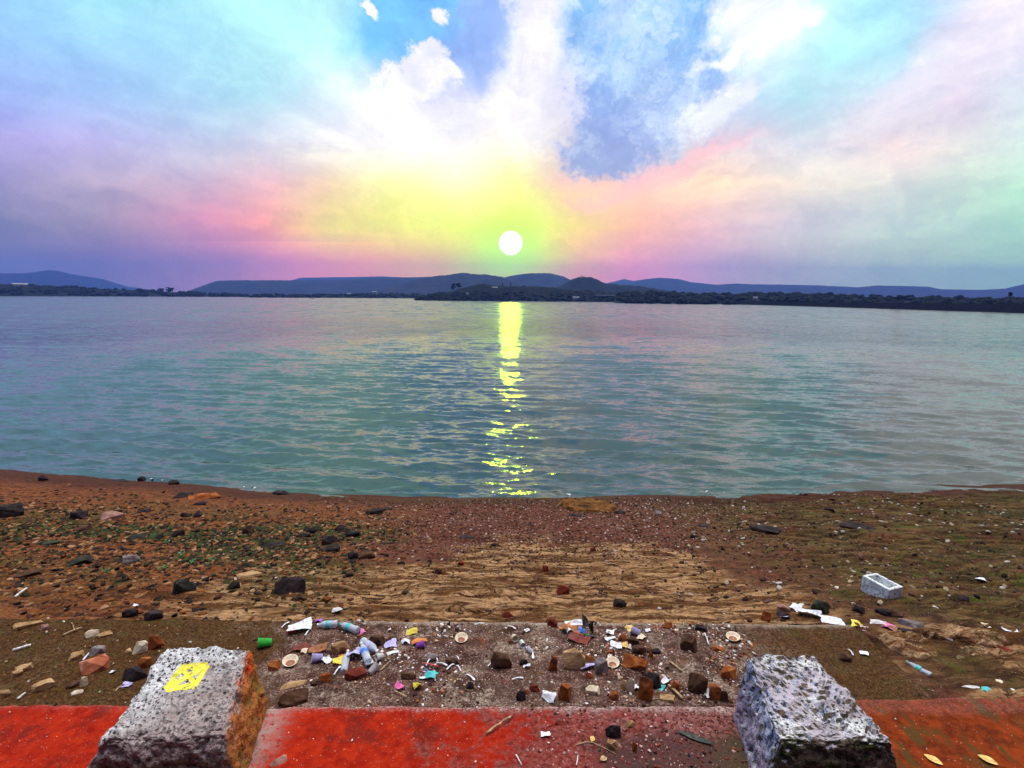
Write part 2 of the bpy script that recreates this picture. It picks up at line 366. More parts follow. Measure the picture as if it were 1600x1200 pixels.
# ------------------------------------------------------------------ terrace and red step
def terrace_mat():
    m_, t = newmat('terrace_concrete')
    P = geo_pos(t); x, y, z = t.xyz(P)
    n1 = t.noise(P, 1.7, 5, .6); n2 = t.noise(P, 9, 5, .7); n3 = t.noise(P, 70, 3, .75); n4 = t.noise(P, 34, 4, .7)
    c = t.mix(t.rng(n2, .3, .7), (.055, .026, .018), (.165, .090, .066))
    c = t.mix(t.rng(n1, .50, .66), c, t.mix(t.rng(n4, .38, .6), (.10, .058, .038), (.44, .33, .24)))          # worn pale concrete
    c = t.mix(t.mul(t.rng(t.noise(P, 3.3, 4, .6), .52, .62), .7), c, (.095, .045, .026))      # brown soil film
    st1 = t.noise(t.v('ADD', P, (7, 3, 0)), 2.6, 5, .68)
    c = t.mix(t.mul(t.rng(st1, .52, .60), .85), c, t.mix(n4, (.024, .010, .007), (.075, .030, .018)))
    c = t.mix(t.mul(t.rng(t.noise(t.v('ADD', P, (3, 9, 0)), 4.2, 4, .6), .60, .68), .8), c, (.22, .055, .018))
    c = t.mix(t.mul(t.mul(t.rng(n3, .46, .36), t.rng(n2, .40, .56)), .85), c, (.54, .38, .29))
    lf = t.rng(t.add(x, t.add(t.mul(n1, 1.6), t.mul(n2, .8))), -1.1, -.5, 1, 0)
    mc = t.mix(t.rng(n4, .3, .7), (.028, .012, .003), (.125, .056, .013))
    mc = t.mix(t.mul(t.rng(t.noise(P, 4, 4, .7), .50, .66), .45), mc, (.065, .062, .012))
    mc = t.mix(t.mul(t.rng(n3, .40, .32), .7), mc, (.26, .15, .055))
    mc = t.mix(t.mul(t.rng(t.noise(t.scale(P, (1, .45, 1)), 22, 4, .7), .55, .64), .8), mc, (.022, .010, .003))
    c = t.mix(t.mul(lf, .92), c, mc)
    rt = t.rng(t.add(x, t.add(t.mul(n1, 1.2), t.mul(n2, .7))), 2.75, 3.5, 0, 1)
    c = t.mix(t.mul(rt, .85), c, mc)
    back = t.mul(t.rng(t.add(y, t.mul(n2, .14)), 4.93, 5.02), t.rng(x, -1.8, -1.3))
    c = t.mix(t.mul(back, .7), c, (.40, .31, .23))
    c = t.mix(t.rng(n3, .54, .64), c, (.020, .009, .006))
    bump = t.add(t.mul(n3, .5), t.mul(n4, .6))
    finish(t, c, .92, bump, .9, .02, Specular_IOR_Level=.06); return m_
def slab(name, xs, yfun0, yfun1, ny, ztop, depth, mat, rough, seed):
    nx = len(xs); V = []; F = []
    vv = np.linspace(0, 1, ny)
    Xg, Vg = np.meshgrid(xs, vv); y0, y1 = yfun0(Xg), yfun1(Xg); Yg = y0 + (y1 - y0) * Vg
    edge = np.clip(np.minimum((y1 - Yg), (Yg - y0)) / .03, 0, 1); 
    Zg = ztop + rough * (fbm(Xg * 6, Yg * 6, seed, 4) - .5) - .018 * (1 - edge) ** 2 - .02 * (1 - edge) * fbm(Xg * 9, Yg * 9, seed + 3, 3)
    top = np.stack([Xg.ravel(), Yg.ravel(), Zg.ravel()], 1)
    f = grid_faces(ny, nx)
    ring = list(range(nx)) + [i * nx + nx - 1 for i in range(1, ny)] + [(ny - 1) * nx + i for i in range(nx - 2, -1, -1)] + [i * nx for i in range(ny - 2, 0, -1)]
    n = len(top); bot = top[ring].copy(); bot[:, 2] = ztop - depth
    k = len(ring); sides = np.array([[ring[i], n + i, n + (i + 1) % k, ring[(i + 1) % k]] for i in range(k)])[:, ::-1]
    return structure(np_mesh(name, np.vstack([top, bot]), np.vstack([f, sides]), mat))
tx = np.linspace(-11, TX, 640)
slab('terrace', tx, lambda x: yedge(x) - .05, lambda x: Y0 + .025 * (fbm(x * 3, x * 0, 91, 4) - .5), 100, 0.0, .5, terrace_mat(), .022, 93)
def red_mat():
    m_, t = newmat('red_painted_step')
    P = geo_pos(t); x, y, z = t.xyz(P)
    n1 = t.noise(P, 2.3, 5, .6); n2 = t.noise(P, 12, 5, .7); n3 = t.noise(P, 60, 4, .75); n4 = t.noise(P, 28, 3, .7)
    red = t.mix(t.rng(n2, .3, .7), (.24, .007, .001), (.42, .022, .003))
    red = t.mix(t.mul(t.rng(t.noise(P, 4.5, 5, .7), .50, .64), .7), red, (.115, .012, .007))
    red = t.mix(t.mul(t.rng(n3, .60, .68), .5), red, (.48, .12, .07))
    bare = t.mix(t.rng(n4, .35, .65), (.060, .014, .010), (.27, .095, .078))
    bare = t.mix(t.mul(t.rng(n3, .57, .68), .8), bare, (.44, .24, .21))
    bare = t.mix(t.rng(n3, .44, .36), bare, (.05, .022, .022))
    rust = t.mix(t.rng(n2, .3, .7), (.095, .014, .002), (.26, .038, .004))
    # paint worn off towards the right, kept thick on the left
    wear = t.add(t.rng(x, -1.35, 1.05, 0, 1, False), t.mul(t.m('SUBTRACT', n1, .5), 1.0))
    wear = t.add(wear, t.mul(t.m('SUBTRACT', n2, .5), 1.1))
    c = t.mix(t.rng(wear, .38, .62), red, t.mix(.45, bare, (.22, .018, .010)))
    c = t.mix(t.mul(t.rng(wear, .75, .95), .95), c, bare)
    dk = t.mul(t.rng(t.add(x, t.mul(n2, .3)), .55, .75), t.rng(t.add(y, t.mul(n1, .5)), 3.55, 3.40))
    c = t.mix(t.mul(dk, t.rng(n4, .3, .6)), c, (.060, .030, .026))
    gr = t.mul(t.rng(t.add(x, t.mul(n1, .5)), 1.35, 1.75), t.rng(y, 3.35, 3.1))
    c = t.mix(t.mul(gr, .6), c, (.055, .058, .018))
    rt = t.rng(x, 1.75, 1.95); c = t.mix(rt, c, t.mix(t.rng(t.noise(t.scale(P, (2, .7, 1)), 4, 4, .6), .5, .62), rust, (.085, .042, .010)))
    lip = t.mul(t.rng(t.add(y, t.add(t.mul(n2, .16), t.mul(n1, .10))), 3.53, 3.62), t.mul(t.rng(x, -1.8, -1.4, .35, 1), t.rng(x, 1.8, 1.6, .15, 1)))
    c = t.mix(t.mul(lip, .8), c, t.mix(t.rng(n3, .4, .6), (.10, .05, .045), (.48, .33, .29)))
    k = t.mul(t.rng(t.add(x, t.mul(n2, .35)), -1.15, -1.5), t.mul(t.rng(x, -1.9, -1.6), t.rng(n4, .3, .5)))
    c = t.mix(t.mul(k, .9), c, (.40, .32, .28))
    c = t.mix(t.rng(t.noise(P, 90, 2, .6), .70, .75), c, (.6, .5, .45))
    finish(t, c, .8, t.add(t.mul(n3, .5), t.mul(n4, .5)), .8, .012, Specular_IOR_Level=.06); return m_
RED = red_mat()
slab('red_step', np.linspace(-11, 11, 700), lambda x: x * 0 + 1.4, lambda x: yedge(x) + .05 * (fbm(x * 7, x * 0, 95, 5, .62) - .5), 90, .28, .7, RED, .02, 97)
for k in range(4):
    slab('upper_step', np.linspace(-11, 11, 60), lambda x: x * 0 + .5 - .9 * k, lambda x: x * 0 + 1.42 - .9 * k, 4, .56 + .28 * k, .7, RED, .01, 99 + k)

# ------------------------------------------------------------------ ground sheet, water
def plain(name, c, rough=.9, **k):
    m_, t = newmat(name); P = obj_co(t)
    n_ = t.noise(P, k.pop('ns', 8), 4, .65)
    lo = tuple(v * .72 for v in c); hi_ = tuple(min(1, v * 1.22) for v in c)
    finish(t, t.mix(t.rng(n_, .3, .7), lo, hi_), rough, n_, k.pop('bs', .4), k.pop('bd', .01), **k); return m_
GROUND = plain('lake_bed_earth', (.06, .045, .03), ns=.05)
structure(np_mesh('ground', np.array([(-14000, -9000, -4.5), (14000, -9000, -4.5), (14000, 14000, -4.5), (-14000, 14000, -4.5)], float), np.array([[0, 1, 2, 3]]), GROUND))

def water_mat():
    m_, t = newmat('lake_water')
    P = geo_pos(t); x, y, z = t.xyz(P)
    dist = t.v('LENGTH', P, out='Value')
    # wave slopes too small for the mesh: two sets of long-crested ripples, rougher and calmer in patches
    Pw = t.v('ADD', P, t.scale(t.noise(P, .3, 2, .5, 'Color'), (.9, .9, 0)))
    gust = t.noise(t.scale(P, (.16, .07, 1)), 1.0, 6, .7)
    a = t.v('SUBTRACT', t.noise(t.scale(Pw, (.45, 2.0, 1)), 3.6, 3, .64, 'Color'), (.5, .5, .5))
    b = t.v('SUBTRACT', t.noise(t.scale(Pw, (.50, 1.9, 1)), 8, 3, .6, 'Color'), (.5, .5, .5))
    c_ = t.v('SUBTRACT', t.noise(t.scale(Pw, (.10, .40, 1)), 1.3, 4, .65, 'Color'), (.5, .5, .5))
    far = t.rng(dist, 20, 160, 0, 1)
    sl_ = t.v('ADD', t.v('ADD', t.scale(a, (.34, .95, 0)), t.scale(b, (.34, .95, 0))), t.v('MULTIPLY', t.scale(c_, (.45, .75, 0)), t.comb(far, far, 0)))
    # steep fronts of wave groups, longer-spaced farther out
    def fronts(sx, sy, r0, r1, r2, r3, th):
        n_ = t.noise(t.scale(Pw, (sx, sy, 1)), 1.0, 4, .62)
        return t.mul(t.rng(n_, th, th + .10), t.mul(t.rng(dist, r0, r1), t.rng(dist, r2, r3, 1, 0)))
    fr_ = t.m('MAXIMUM', fronts(.75, 2.4, 5, 9, 40, 75, .56), t.m('MAXIMUM', fronts(.42, .70, 28, 55, 100, 160, .54), fronts(.26, .16, 90, 140, 420, 600, .53)))
    sl_ = t.v('ADD', sl_, t.comb(0, t.mul(fr_, t.rng(dist, 40, 160, -.24, -.46)), 0))
    k_ = t.rng(gust, .36, .62, .6, 1.15)
    sl_ = t.v('MULTIPLY', sl_, t.comb(k_, k_, 0))
    raw = t.v('ADD', t.node('ShaderNodeNewGeometry', None, 'Normal'), sl_); rz = t.xyz(raw)[2]
    raw = t.v('DIVIDE', raw, t.comb(rz, rz, rz))
    nrm = t.v('NORMALIZE', t.v('MAXIMUM', raw, (-.4, -.27, 0)))      # ripples this small never stand steeper
    bs = finish(t, (.026, .050, .037), t.rng(dist, 12, 150, .06, .16), None, IOR=1.6)
    t.l.new(nrm, bs.inputs['Normal'])
    return m_
rng_ = np.random.RandomState(4)
th = np.linspace(R(-66), R(66), 820)
inv = np.linspace(1 / 8.2, 1 / 2600, 760); rr = 1 / inv
TH, RR = np.meshgrid(th, rr); WXx = RR * np.sin(TH); WYy = RR * np.cos(TH)
dr = np.gradient(rr)[:, None]
WZ = np.zeros_like(RR)
for i in range(26):
    lam = .42 * (4 ** rng_.rand()); a_ = rng_.normal(R(5), R(9) + R(8) * (lam < .6)); kx, ky = math.sin(a_), math.cos(a_)
    k = 2 * math.pi / lam; ph = rng_.rand() * 6.28
    amp = .0100 * lam ** .9
    att = sstep(lam / 2.2, lam / 5, dr) * np.where(lam < .17 * RR, 1, 0)
    mod = .8 + .4 * sstep(.25, .75, vnoise(WXx * .16 + i * 7, WYy * .30 - i * 3, 200 + i))
    px_ = k * (kx * WXx + ky * WYy) + ph + 2.0 * vnoise(WXx * .22, WYy * .22, 300 + i)
    WZ += amp * mod * att * (2 * (.5 + .5 * np.sin(px_)) ** 1.7 - .8)
shal = sstep(-.1, 1.6, WYy - ys(WXx))
WZ *= .45 + .55 * shal
ds = WYy - ys(WXx)
for d0, wd_, a_ in ((.30, .07, .035), (.75, .10, .030), (1.35, .14, .022)):      # wavelets running up the beach
    WZ += a_ * np.exp(-((ds - d0 - .22 * (fbm(WXx * .8, WXx * 0 + d0 * 9, 77, 3) - .5)) / wd_) ** 2) * sstep(.3, .62, vnoise(WXx * .55, WXx * 0 + d0 * 5, 79))
structure(np_mesh('water', np.stack([WXx.ravel(), WYy.ravel(), (WATER + WZ).ravel()], 1), grid_faces(len(rr), len(th))[:, ::-1], water_mat()))

# ------------------------------------------------------------------ far land
def foliage_land(name, c1, c2, sc_=.02):
    m_, t = newmat(name); P = geo_pos(t)
    n_ = t.noise(P, sc_, 6, .7)
    finish(t, t.mix(t.rng(n_, .35, .65), c1, c2), .95, Specular_IOR_Level=.05); return m_
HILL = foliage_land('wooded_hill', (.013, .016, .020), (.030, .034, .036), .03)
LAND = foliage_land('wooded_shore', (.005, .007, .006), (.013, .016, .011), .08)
def ridge(name, pts, D, depth, mat=HILL, base=-3.5, bumps=.6, seed=1, step=2.0, kind=True):
    pts = np.array(pts, float); n = max(8, int((pts[-1, 0] - pts[0, 0]) / step) + 1)
    px = np.linspace(pts[0, 0], pts[-1, 0], n); py = np.interp(px, pts[:, 0], pts[:, 1])
    py = py - bumps * (fbm(px * .16, px * 0, seed, 4, .7) - .35) * 2
    S_ = np.array([-1, -.75, -.5, -.3, -.15, 0, .15, .4, .7, 1.0])
    shp = np.array([0, .22, .52, .78, .93, 1, .9, .6, .25, 0])
    V = np.zeros((len(S_), n, 3))
    for i in range(n):
        d = ray(px[i], py[i]); hl = math.hypot(d.x, d.y); top = CAMZ + d.z / hl * D; top = max(top, base + .5)
        ux, uy = d.x / hl, d.y / hl
        for j, s_ in enumerate(S_):
            rr_ = D + s_ * depth
            wob = .16 * (vnoise(px[i] * .05 + j * 3.7, j * 1.9, seed + 5) - .5) if 0 < j < 9 and j != 5 else 0
            V[j, i] = (ux * rr_, uy * rr_, base + (top - base) * max(0, shp[j] + wob * shp[j]) * (1 if s_ <= 0 else 1))
    return structure(np_mesh(name, V.reshape(-1, 3), grid_faces(len(S_), n), mat))
def wd(px, py):   # distance of a waterline pixel
    p = onplane(px, py, WATER); return math.hypot(p.x, p.y)
ridge('far_hills', [(-260,436),(-80,428),(0,427),(40,427),(75,422),(90,423),(110,428),(160,436),(200,448),(260,456)], 3500, 600, bumps=.3, seed=2)
ridge('far_hills', [(430,446),(455,438),(470,434),(540,433),(600,432),(640,434),(700,440)], 3400, 500, bumps=.3, seed=3)
ridge('far_hills', [(900,448),(950,442),(960,440),(975,436),(985,438),(1000,441)], 3300, 400, bumps=.3, seed=4)
ridge('far_hills', [(960,447),(985,440),(1010,436),(1030,434),(1060,436),(1080,441),(1120,445),(1150,443),(1170,444),(1230,445),(1280,446),(1340,449),(1370,446),(1450,448),(1470,452),(1530,453),(1570,451),(1600,444),(1660,440),(1760,448)], 2700, 450, bumps=.4, seed=5)
ridge('plateau_hill', [(285,458),(310,449),(335,440),(360,438),(480,438),(540,437),(600,434),(660,433),(720,436),(780,452)], 1900, 380, bumps=.5, seed=6)
ridge('wooded_hill', [(760,452),(785,433),(790,433),(810,429),(830,427),(860,427),(880,432),(895,439),(910,446),(940,456)], 1650, 320, bumps=.5, seed=7)
ridge('wooded_hill', [(540,462),(575,457),(590,454),(620,447),(650,438),(665,433),(700,430),(715,427),(740,428),(765,430),(785,433),(805,440),(840,452)], 1300, 260, bumps=1.2, seed=8)
ridge('wooded_knoll', [(850,456),(870,449),(890,438),(905,434),(915,433),(925,434),(935,438),(945,443),(970,446),(1000,447),(1030,452),(1060,458)], 850, 140, LAND, bumps=1.8, seed=9)
D_L = wd(200, 463) + 30
ridge('far_shore', [(-420,446),(-200,444),(0,444),(30,444),(60,446),(100,448),(140,451),(200,453),(240,456),(290,457),(330,459.5),(370,462),(389,463.6)], D_L, 60, LAND, base=-2.2, bumps=.5, seed=12)
D_B = wd(520, 465.3) + 40
ridge('far_shore', [(380,462.5),(430,461.5),(500,461),(560,460),(620,459),(660,460)], D_B, 70, LAND, base=-2.2, bumps=.7, seed=13)
D_P = wd(800, 470.2) + 26
ridge('peninsula', [(648,467.5),(665,463),(690,458),(710,454),(730,448),(755,443),(775,446),(800,448),(830,447),(860,449),(900,454),(960,457),(1010,459),(1060,464)], D_P, 46, LAND, base=-2.2, bumps=.5, seed=14)
D_E = 420
ridge('far_shore', [(960,462),(1000,458),(1050,458),(1100,460),(1150,461),(1200,460),(1250,460),(1300,462),(1350,465),(1400,466),(1450,468),(1500,470),(1560,471),(1600,473),(1900,478)], D_E, 90, LAND, base=-2.6, bumps=.8, seed=15)
# earth dam along the right shore
def dam():
    bot = [(905,471.5),(1000,472.6),(1100,474.4),(1200,477),(1300,479.8),(1400,483),(1500,486),(1600,489.2),(1800,497)]
    top = [(905,470.3),(1000,469.2),(1100,470.4),(1200,471.6),(1300,472.6),(1400,473.4),(1500,474.3),(1600,475.3),(1800,477)]
    V = []; n = len(bot)
    m_ = plain('dam_earth', (.008, .008, .009), ns=.6, Specular_IOR_Level=.0)
    rows = [[], [], [], []]
    for (bx, by), (tx_, ty_) in zip(bot, top):
        p = onplane(bx, by, WATER); d = ray(tx_, ty_); hl = math.hypot(d.x, d.y); D = math.hypot(p.x, p.y) + 5
        q = Vector((d.x / hl * D, d.y / hl * D, CAMZ + d.z / hl * D)); out_ = Vector((d.x / hl, d.y / hl, 0))
        rows[0].append(p + Vector((0, 0, -2)) - out_ * 3); rows[1].append(q); rows[2].append(q + out_ * 4); rows[3].append(q + out_ * 16 - Vector((0, 0, q.z - WATER + 2)))
    V = [v for r_ in rows for v in r_]
    o = np_mesh('dam', np.array([tuple(v) for v in V]), grid_faces(4, n), m_)
    tag(o, 'long low black earth dam along the right shore of the lake', 'dam')
dam()

# far-off woods: crowns merged into one mass per shore
ICO = None
def ico(sub):
    bm = bmesh.new(); bmesh.ops.create_icosphere(bm, subdivisions=sub, radius=1)
    bm.verts.ensure_lookup_table(); V = np.array([v.co[:] for v in bm.verts]); F = np.array([[v.index for v in f.verts] for f in bm.faces]); bm.free(); return V, F
IV, IF = ico(2)
def crowns(name, spots, mat, seed):
    rg = np.random.RandomState(seed); VV = []; FF = []; n = 0
    for (x, y, z, r, h) in spots:
        k = 3
        for j in range(k):
            s_ = .62 + .4 * rg.rand(); off = rg.normal(0, .45, 3) * (r, r, h * .45)
            nn = 1 + .75 * (fbm(IV[:, 0] * 2.3 + rg.rand() * 50, IV[:, 1] * 2.3 + IV[:, 2] * 3.1, seed + j, 3) - .5) * 1.6
            v = IV * nn[:, None] * (r * s_, r * s_, h * .5 * s_) + (x + off[0], y + off[1], z + h * .5 + off[2] * .5)
            VV.append(v); FF.append(IF + n); n += len(v)
    return stuff(np_mesh(name, np.vstack(VV), np.vstack(FF), mat, smooth=False))
TREE = foliage_land('tree_foliage', (.006, .008, .006), (.018, .021, .013), .5)
rg = np.random.RandomState(8)
def wood(pxs, D, dd, tops, n, r, h, seed, name='woods'):
    sp = []
    for i in range(n):
        px = rg.uniform(*pxs); py = np.interp(px, [a for a, b in tops], [b for a, b in tops])
        d = ray(px, py); hl = math.hypot(d.x, d.y); t = rg.rand() ** 1.5; Di = D - dd * t
        topz = CAMZ + d.z / hl * D; z = WATER + (topz - WATER) * (1 - t) ** 1.0 * .86
        sc_ = rg.uniform(.6, 1.25); sp.append((d.x / hl * Di, d.y / hl * Di, z - h * .25 * sc_, r * sc_, h * sc_))
    return crowns(name, sp, TREE, seed)
wood((-380, 384), D_L, 52, [(-380,446),(0,445),(60,447),(100,449),(140,451),(200,453),(240,456),(290,457),(330,459.5),(370,462),(389,463.6)], 330, 2.6, 3.6, 401)
wood((392, 655), D_B, 55, [(380,462.5),(430,461.8),(500,461.3),(560,460.4),(620,459.2),(660,461)], 170, 2.2, 3.0, 402)
wood((652, 1050), D_P, 42, [(648,467.5),(665,463),(690,458),(710,454),(730,448),(755,443),(775,446),(800,448),(830,447),(860,449),(900,454),(960,457),(1010,459),(1060,464)], 420, 1.7, 2.3, 403)
wood((965, 1750), D_E, 85, [(960,462),(1000,458),(1050,458),(1100,460),(1150,461),(1200,460),(1250,460),(1300,462),(1350,465),(1400,466),(1450,468),(1500,470),(1560,471),(1600,473),(1900,478)], 420, 2.6, 3.4, 404)

# single trees that stand out against the sky
def leafy(r, h, seed, n=260, slim=1.0):
    """crown: many small leaf clumps through an uneven volume"""
    rg2 = np.random.RandomState(seed); VV = []; FF = []; k = 0
    cents = [rg2.normal(0, .42, 3) * (r * slim, r * slim, h * .30) + (0, 0, h * .6) for _ in range(9)]
    v0, f0 = ico(1)
    for i in range(n):
        c = cents[rg2.randint(len(cents))] + rg2.normal(0, .20, 3) * (r * slim, r * slim, h * .22)
        s_ = r * rg2.uniform(.07, .20)
        q = Euler(rg2.rand(3) * 6.28).to_matrix()
        v = (v0 * (1 + .5 * (rg2.rand(len(v0), 1) - .5)) * (s_, s_, s_ * .5)) @ np.array(q) + c
        VV.append(v); FF.append(f0 + k); k += len(v)
    return np.vstack(VV), np.vstack(FF)
BARK = plain('bark', (.03, .022, .016), ns=2)
def tree(px, pbase, ptop, D, label, slim=1.0, seed=1, group=None, crown_from=.0, name='tree'):
    d = ray(px, pbase); hl = math.hypot(d.x, d.y); zb = CAMZ + d.z / hl * D
    d2 = ray(px, ptop); zt_ = CAMZ + d2.z / math.hypot(d2.x, d2.y) * D; h = zt_ - zb
    root = empty(name, (d.x / hl * D, d.y / hl * D, zb)); tag(root, label, 'tree', group)
    V = []; F = []; ns = 7
    for j, (zz, r_) in enumerate([(-.5, .07), (.3, .05), (.6, .035), (.8, .012)]):
        for i in range(ns):
            a = i / ns * 6.283; V.append((math.cos(a) * r_ * h * .6 + .03 * h * math.sin(zz * 4), math.sin(a) * r_ * h * .6, zz * h))
    for j in range(3):
        for i in range(ns): F.append((j * ns + i, j * ns + (i + 1) % ns, (j + 1) * ns + (i + 1) % ns, (j + 1) * ns + i))
    mk('trunk', V, F, BARK, root)
    v, f = leafy(h * .42, h, seed, slim=slim); v[:, 2] = v[:, 2] * (1 - crown_from) + crown_from * h
    np_mesh('crown', v, f, TREE, root, smooth=False)
    return root
gt = 'trees standing out on the far shore'
tree(265, 459, 446.5, D_L, 'taller round tree on the left shore, left of a twin clump', 1.3, 1, gt)
tree(240, 459, 451.5, D_L, 'broad low tree on the left shore where the treeline dips', 1.5, 2, gt)
tree(218, 458, 450, D_L, 'squat round tree on the left shore, farther left than the tall ones', 1.5, 22, gt)
tree(252, 459, 448.5, D_L, 'narrow tree on the left shore touching the taller round tree', .9, 23, gt)
tree(284, 460, 453, D_L, 'small bushy tree on the left shore right of the tallest one', 1.5, 3, gt)
tree(298, 461, 454.5, D_L, 'last small tree before the left shore tapers to its point', 1.4, 4, gt)
tree(709, 456, 443, D_P, 'left of the two dark trees rising together on the peninsula slope', .9, 5, gt)
tree(716, 455, 440.5, D_P, 'taller right tree of the dark pair on the peninsula slope', .75, 6, gt)
tree(1051, 470, 455, D_P + 30, 'big dome shaped dark tree on the shore right of the waterside building', 1.7, 7, gt)
tree(1405, 474, 461, 260, 'broad dark tree rising behind the dam, right of centre', 2.1, 8, gt)
tree(1577, 476, 455.5, 240, 'tall thin trunk tree with a small crown behind the dam at far right', .34, 9, gt, crown_from=.45)
tree(912, 437, 431, 890, 'small tree on the very top of the wooded knoll', 1.4, 10, gt)
tree(924, 438, 432.5, 890, 'tiny tree on the right shoulder of the wooded knoll', 1.4, 11, gt)
tree(1545, 478, 468, 240, 'low bushy tree behind the dam left of the thin trunk tree', 2.0, 12, gt)
tree(1480, 476, 467.5, 250, 'wide low bush of a tree behind the dam crest', 2.4, 13, gt)
def far_pt(px, py, D):
    d = ray(px, py); hl = math.hypot(d.x, d.y); return Vector((d.x / hl * D, d.y / hl * D, CAMZ + d.z / hl * D))
def box_bm(bm, cx, cy, cz, sx, sy, sz):
    r_ = bmesh.ops.create_cube(bm, size=1); vs = r_['verts']
    bmesh.ops.scale(bm, vec=(sx, sy, sz), verts=vs); bmesh.ops.translate(bm, vec=(cx, cy, cz), verts=vs); return vs
def boxes(name, lst, mat, parent=None, smooth=False, bev=0):
    bm = bmesh.new()
    for b in lst: box_bm(bm, *b)
    if bev: bmesh.ops.bevel(bm, geom=bm.edges[:], offset=bev, segments=2, affect='EDGES')
    return mkbm(name, bm, mat, parent, smooth)
PALE = plain('pale_plaster', (.80, .80, .82), ns=.8); DARKGL = plain('dark_opening', (.03, .035, .05), .4, ns=1); ROOFM = plain('roof_sheet', (.28, .27, .28), ns=.5)
# waterside building with a columned veranda
Db = wd(948, 471.4) + 1.5; p = far_pt(948, 471.4, Db); u = Db / FPX
b = empty('waterside_building', (p.x, p.y, WATER - .1), (0, 0, -math.atan2(p.x, p.y)))
tag(b, 'pale two level building with open columned veranda at the water edge below the knoll', 'building')
L = 33 * u; Hb = 10.2 * u
boxes('wall', [(0, 2.6, Hb * .45, L * .96, 3.5, Hb * .9)], DARKGL, b)
boxes('plinth', [(0, .55, Hb * .06, L, 1.6, Hb * .12)], PALE, b)
boxes('railing', [(L * .04, -.22, Hb * .30, L * .92, .12, Hb * .10)], PALE, b)
boxes('roof', [(0, 1.9, Hb * .97, L * 1.04, 5.4, Hb * .12)], PALE, b)
for k in range(8): boxes('column', [(-L * .48 + k * L * .96 / 7, -.05, Hb * .52, .22, .22, Hb * .80)], PALE, b)
for k in (1, 3, 4, 6): boxes('window', [(-L * .41 + k * L * .96 / 7, .80, Hb * .64, L * .07, .1, Hb * .28)], PALE, b)
def house(px, py, D, wpx, hpx, label, mat=PALE):
    p = far_pt(px, py, D); u = D / FPX; L = wpx * u; H_ = hpx * u
    h = empty('far_house', tuple(p), (0, 0, -math.atan2(p.x, p.y))); tag(h, label, 'house', 'houses on the far shores')
    boxes('wall', [(0, 0, H_ * .3, L, L * .6, H_ * .8)], mat, h)
    bm = bmesh.new(); vs = box_bm(bm, 0, 0, H_ * .84, L * 1.12, L * .74, H_ * .28)
    for v in vs:
        if v.co.z > H_ * .84: v.co.y *= .1
    mkbm('roof', bm, ROOFM, h, False)
    boxes('door', [(L * .1, -L * .31, H_ * .25, L * .14, L * .03, H_ * .5)], DARKGL, h)
house(773, 452, D_P - 12, 8, 4, 'small pale house among trees on the peninsula top')
house(900, 467.5, D_P - 35, 9, 4, 'low pale shed near the shore left of the waterside building')
house(730, 460.5, D_P - 26, 4, 3, 'tiny yellowish hut halfway up the peninsula slope', plain('yellow_plaster', (.6, .45, .15), ns=1))
house(32, 449, D_L - 12, 13, 5, 'pale roofed building among trees on the left shore')
house(585, 459, D_B - 10, 6, 4, 'tiny pale house on the flat shore below the plateau hill')
house(545, 461, D_B - 20, 5, 3, 'tiny house on the flat shore left of another one')
house(1180, 467, D_E - 60, 6, 3, 'small pale house by the shore trees above the dam')
for px, lb in ((785, 'left slender dark post on the ridge of the peninsula below the sun'), (798, 'right slender dark post on the ridge of the peninsula below the sun')):
    p = far_pt(px, 449, D_P); u = D_P / FPX
    t_ = empty('slender_post', tuple(p)); tag(t_, lb, 'post', 'slender posts on the peninsula')
    boxes('shaft', [(0, 0, 3.2 * u, 1.3 * u, 1.3 * u, 6.6 * u)], DARKGL, t_); boxes('cap', [(0, 0, 6.9 * u, 1.8 * u, 1.8 * u, .9 * u)], DARKGL, t_)
# small rowing boat far out
def boat(px, py, Lm, label):
    p = onplane(px, py, WATER); V = []; F = []; n = 9
    for j, (zz, wk) in enumerate(((-.1, .55), (.32, 1.0), (.30, .86), (.05, .5))):
        for i in range(n):
            s_ = i / (n - 1) * 2 - 1; ww = (1 - abs(s_) ** 2.4) * .16 * Lm * wk + .01
            for sg in (-1, 1): V.append((s_ * Lm / 2 * (.92 if j in (0, 3) else 1), sg * ww, zz + .25 * abs(s_) ** 3 * (j in (1, 2))))
    idx = lambda j, i, g: (j * n + i) * 2 + g
    for j in range(3):
        for i in range(n - 1):
            for g in (0, 1): F.append((idx(j, i, g), idx(j, i + 1, g), idx(j + 1, i + 1, g), idx(j + 1, i, g)))
    for i in range(n - 1): F.append((idx(3, i, 0), idx(3, i + 1, 0), idx(3, i + 1, 1), idx(3, i, 1))); F.append((idx(0, i, 0), idx(0, i + 1, 0), idx(0, i + 1, 1), idx(0, i, 1)))
    o = empty('rowing_boat', tuple(p), (0, 0, .1)); tag(o, label, 'boat'); mk('hull', V, F, DARKGL, o); boxes('bench', [(0, 0, .2, .3, .25 * Lm, .05)], BARK, o)
boat(488, 466.6, 4.0, 'tiny dark boat far out on the water in front of the plateau hill')

# ------------------------------------------------------------------ haze
hm, t = newmat('haze_air')
vol = t.node('ShaderNodeVolumePrincipled', {'Color': (.14, .25, .86, 1), 'Density': .00027, 'Anisotropy': .45})
o_ = t.n.new('ShaderNodeOutputMaterial'); t.l.new(vol, o_.inputs['Volume'])
bm = bmesh.new(); box_bm(bm, 0, 2000, 105, 9000, 4600, 222)
for v in bm.verts:
    if v.co.z < 0: v.co.z = -6.0
hz = stuff(mkbm('haze', bm, hm, None, False))

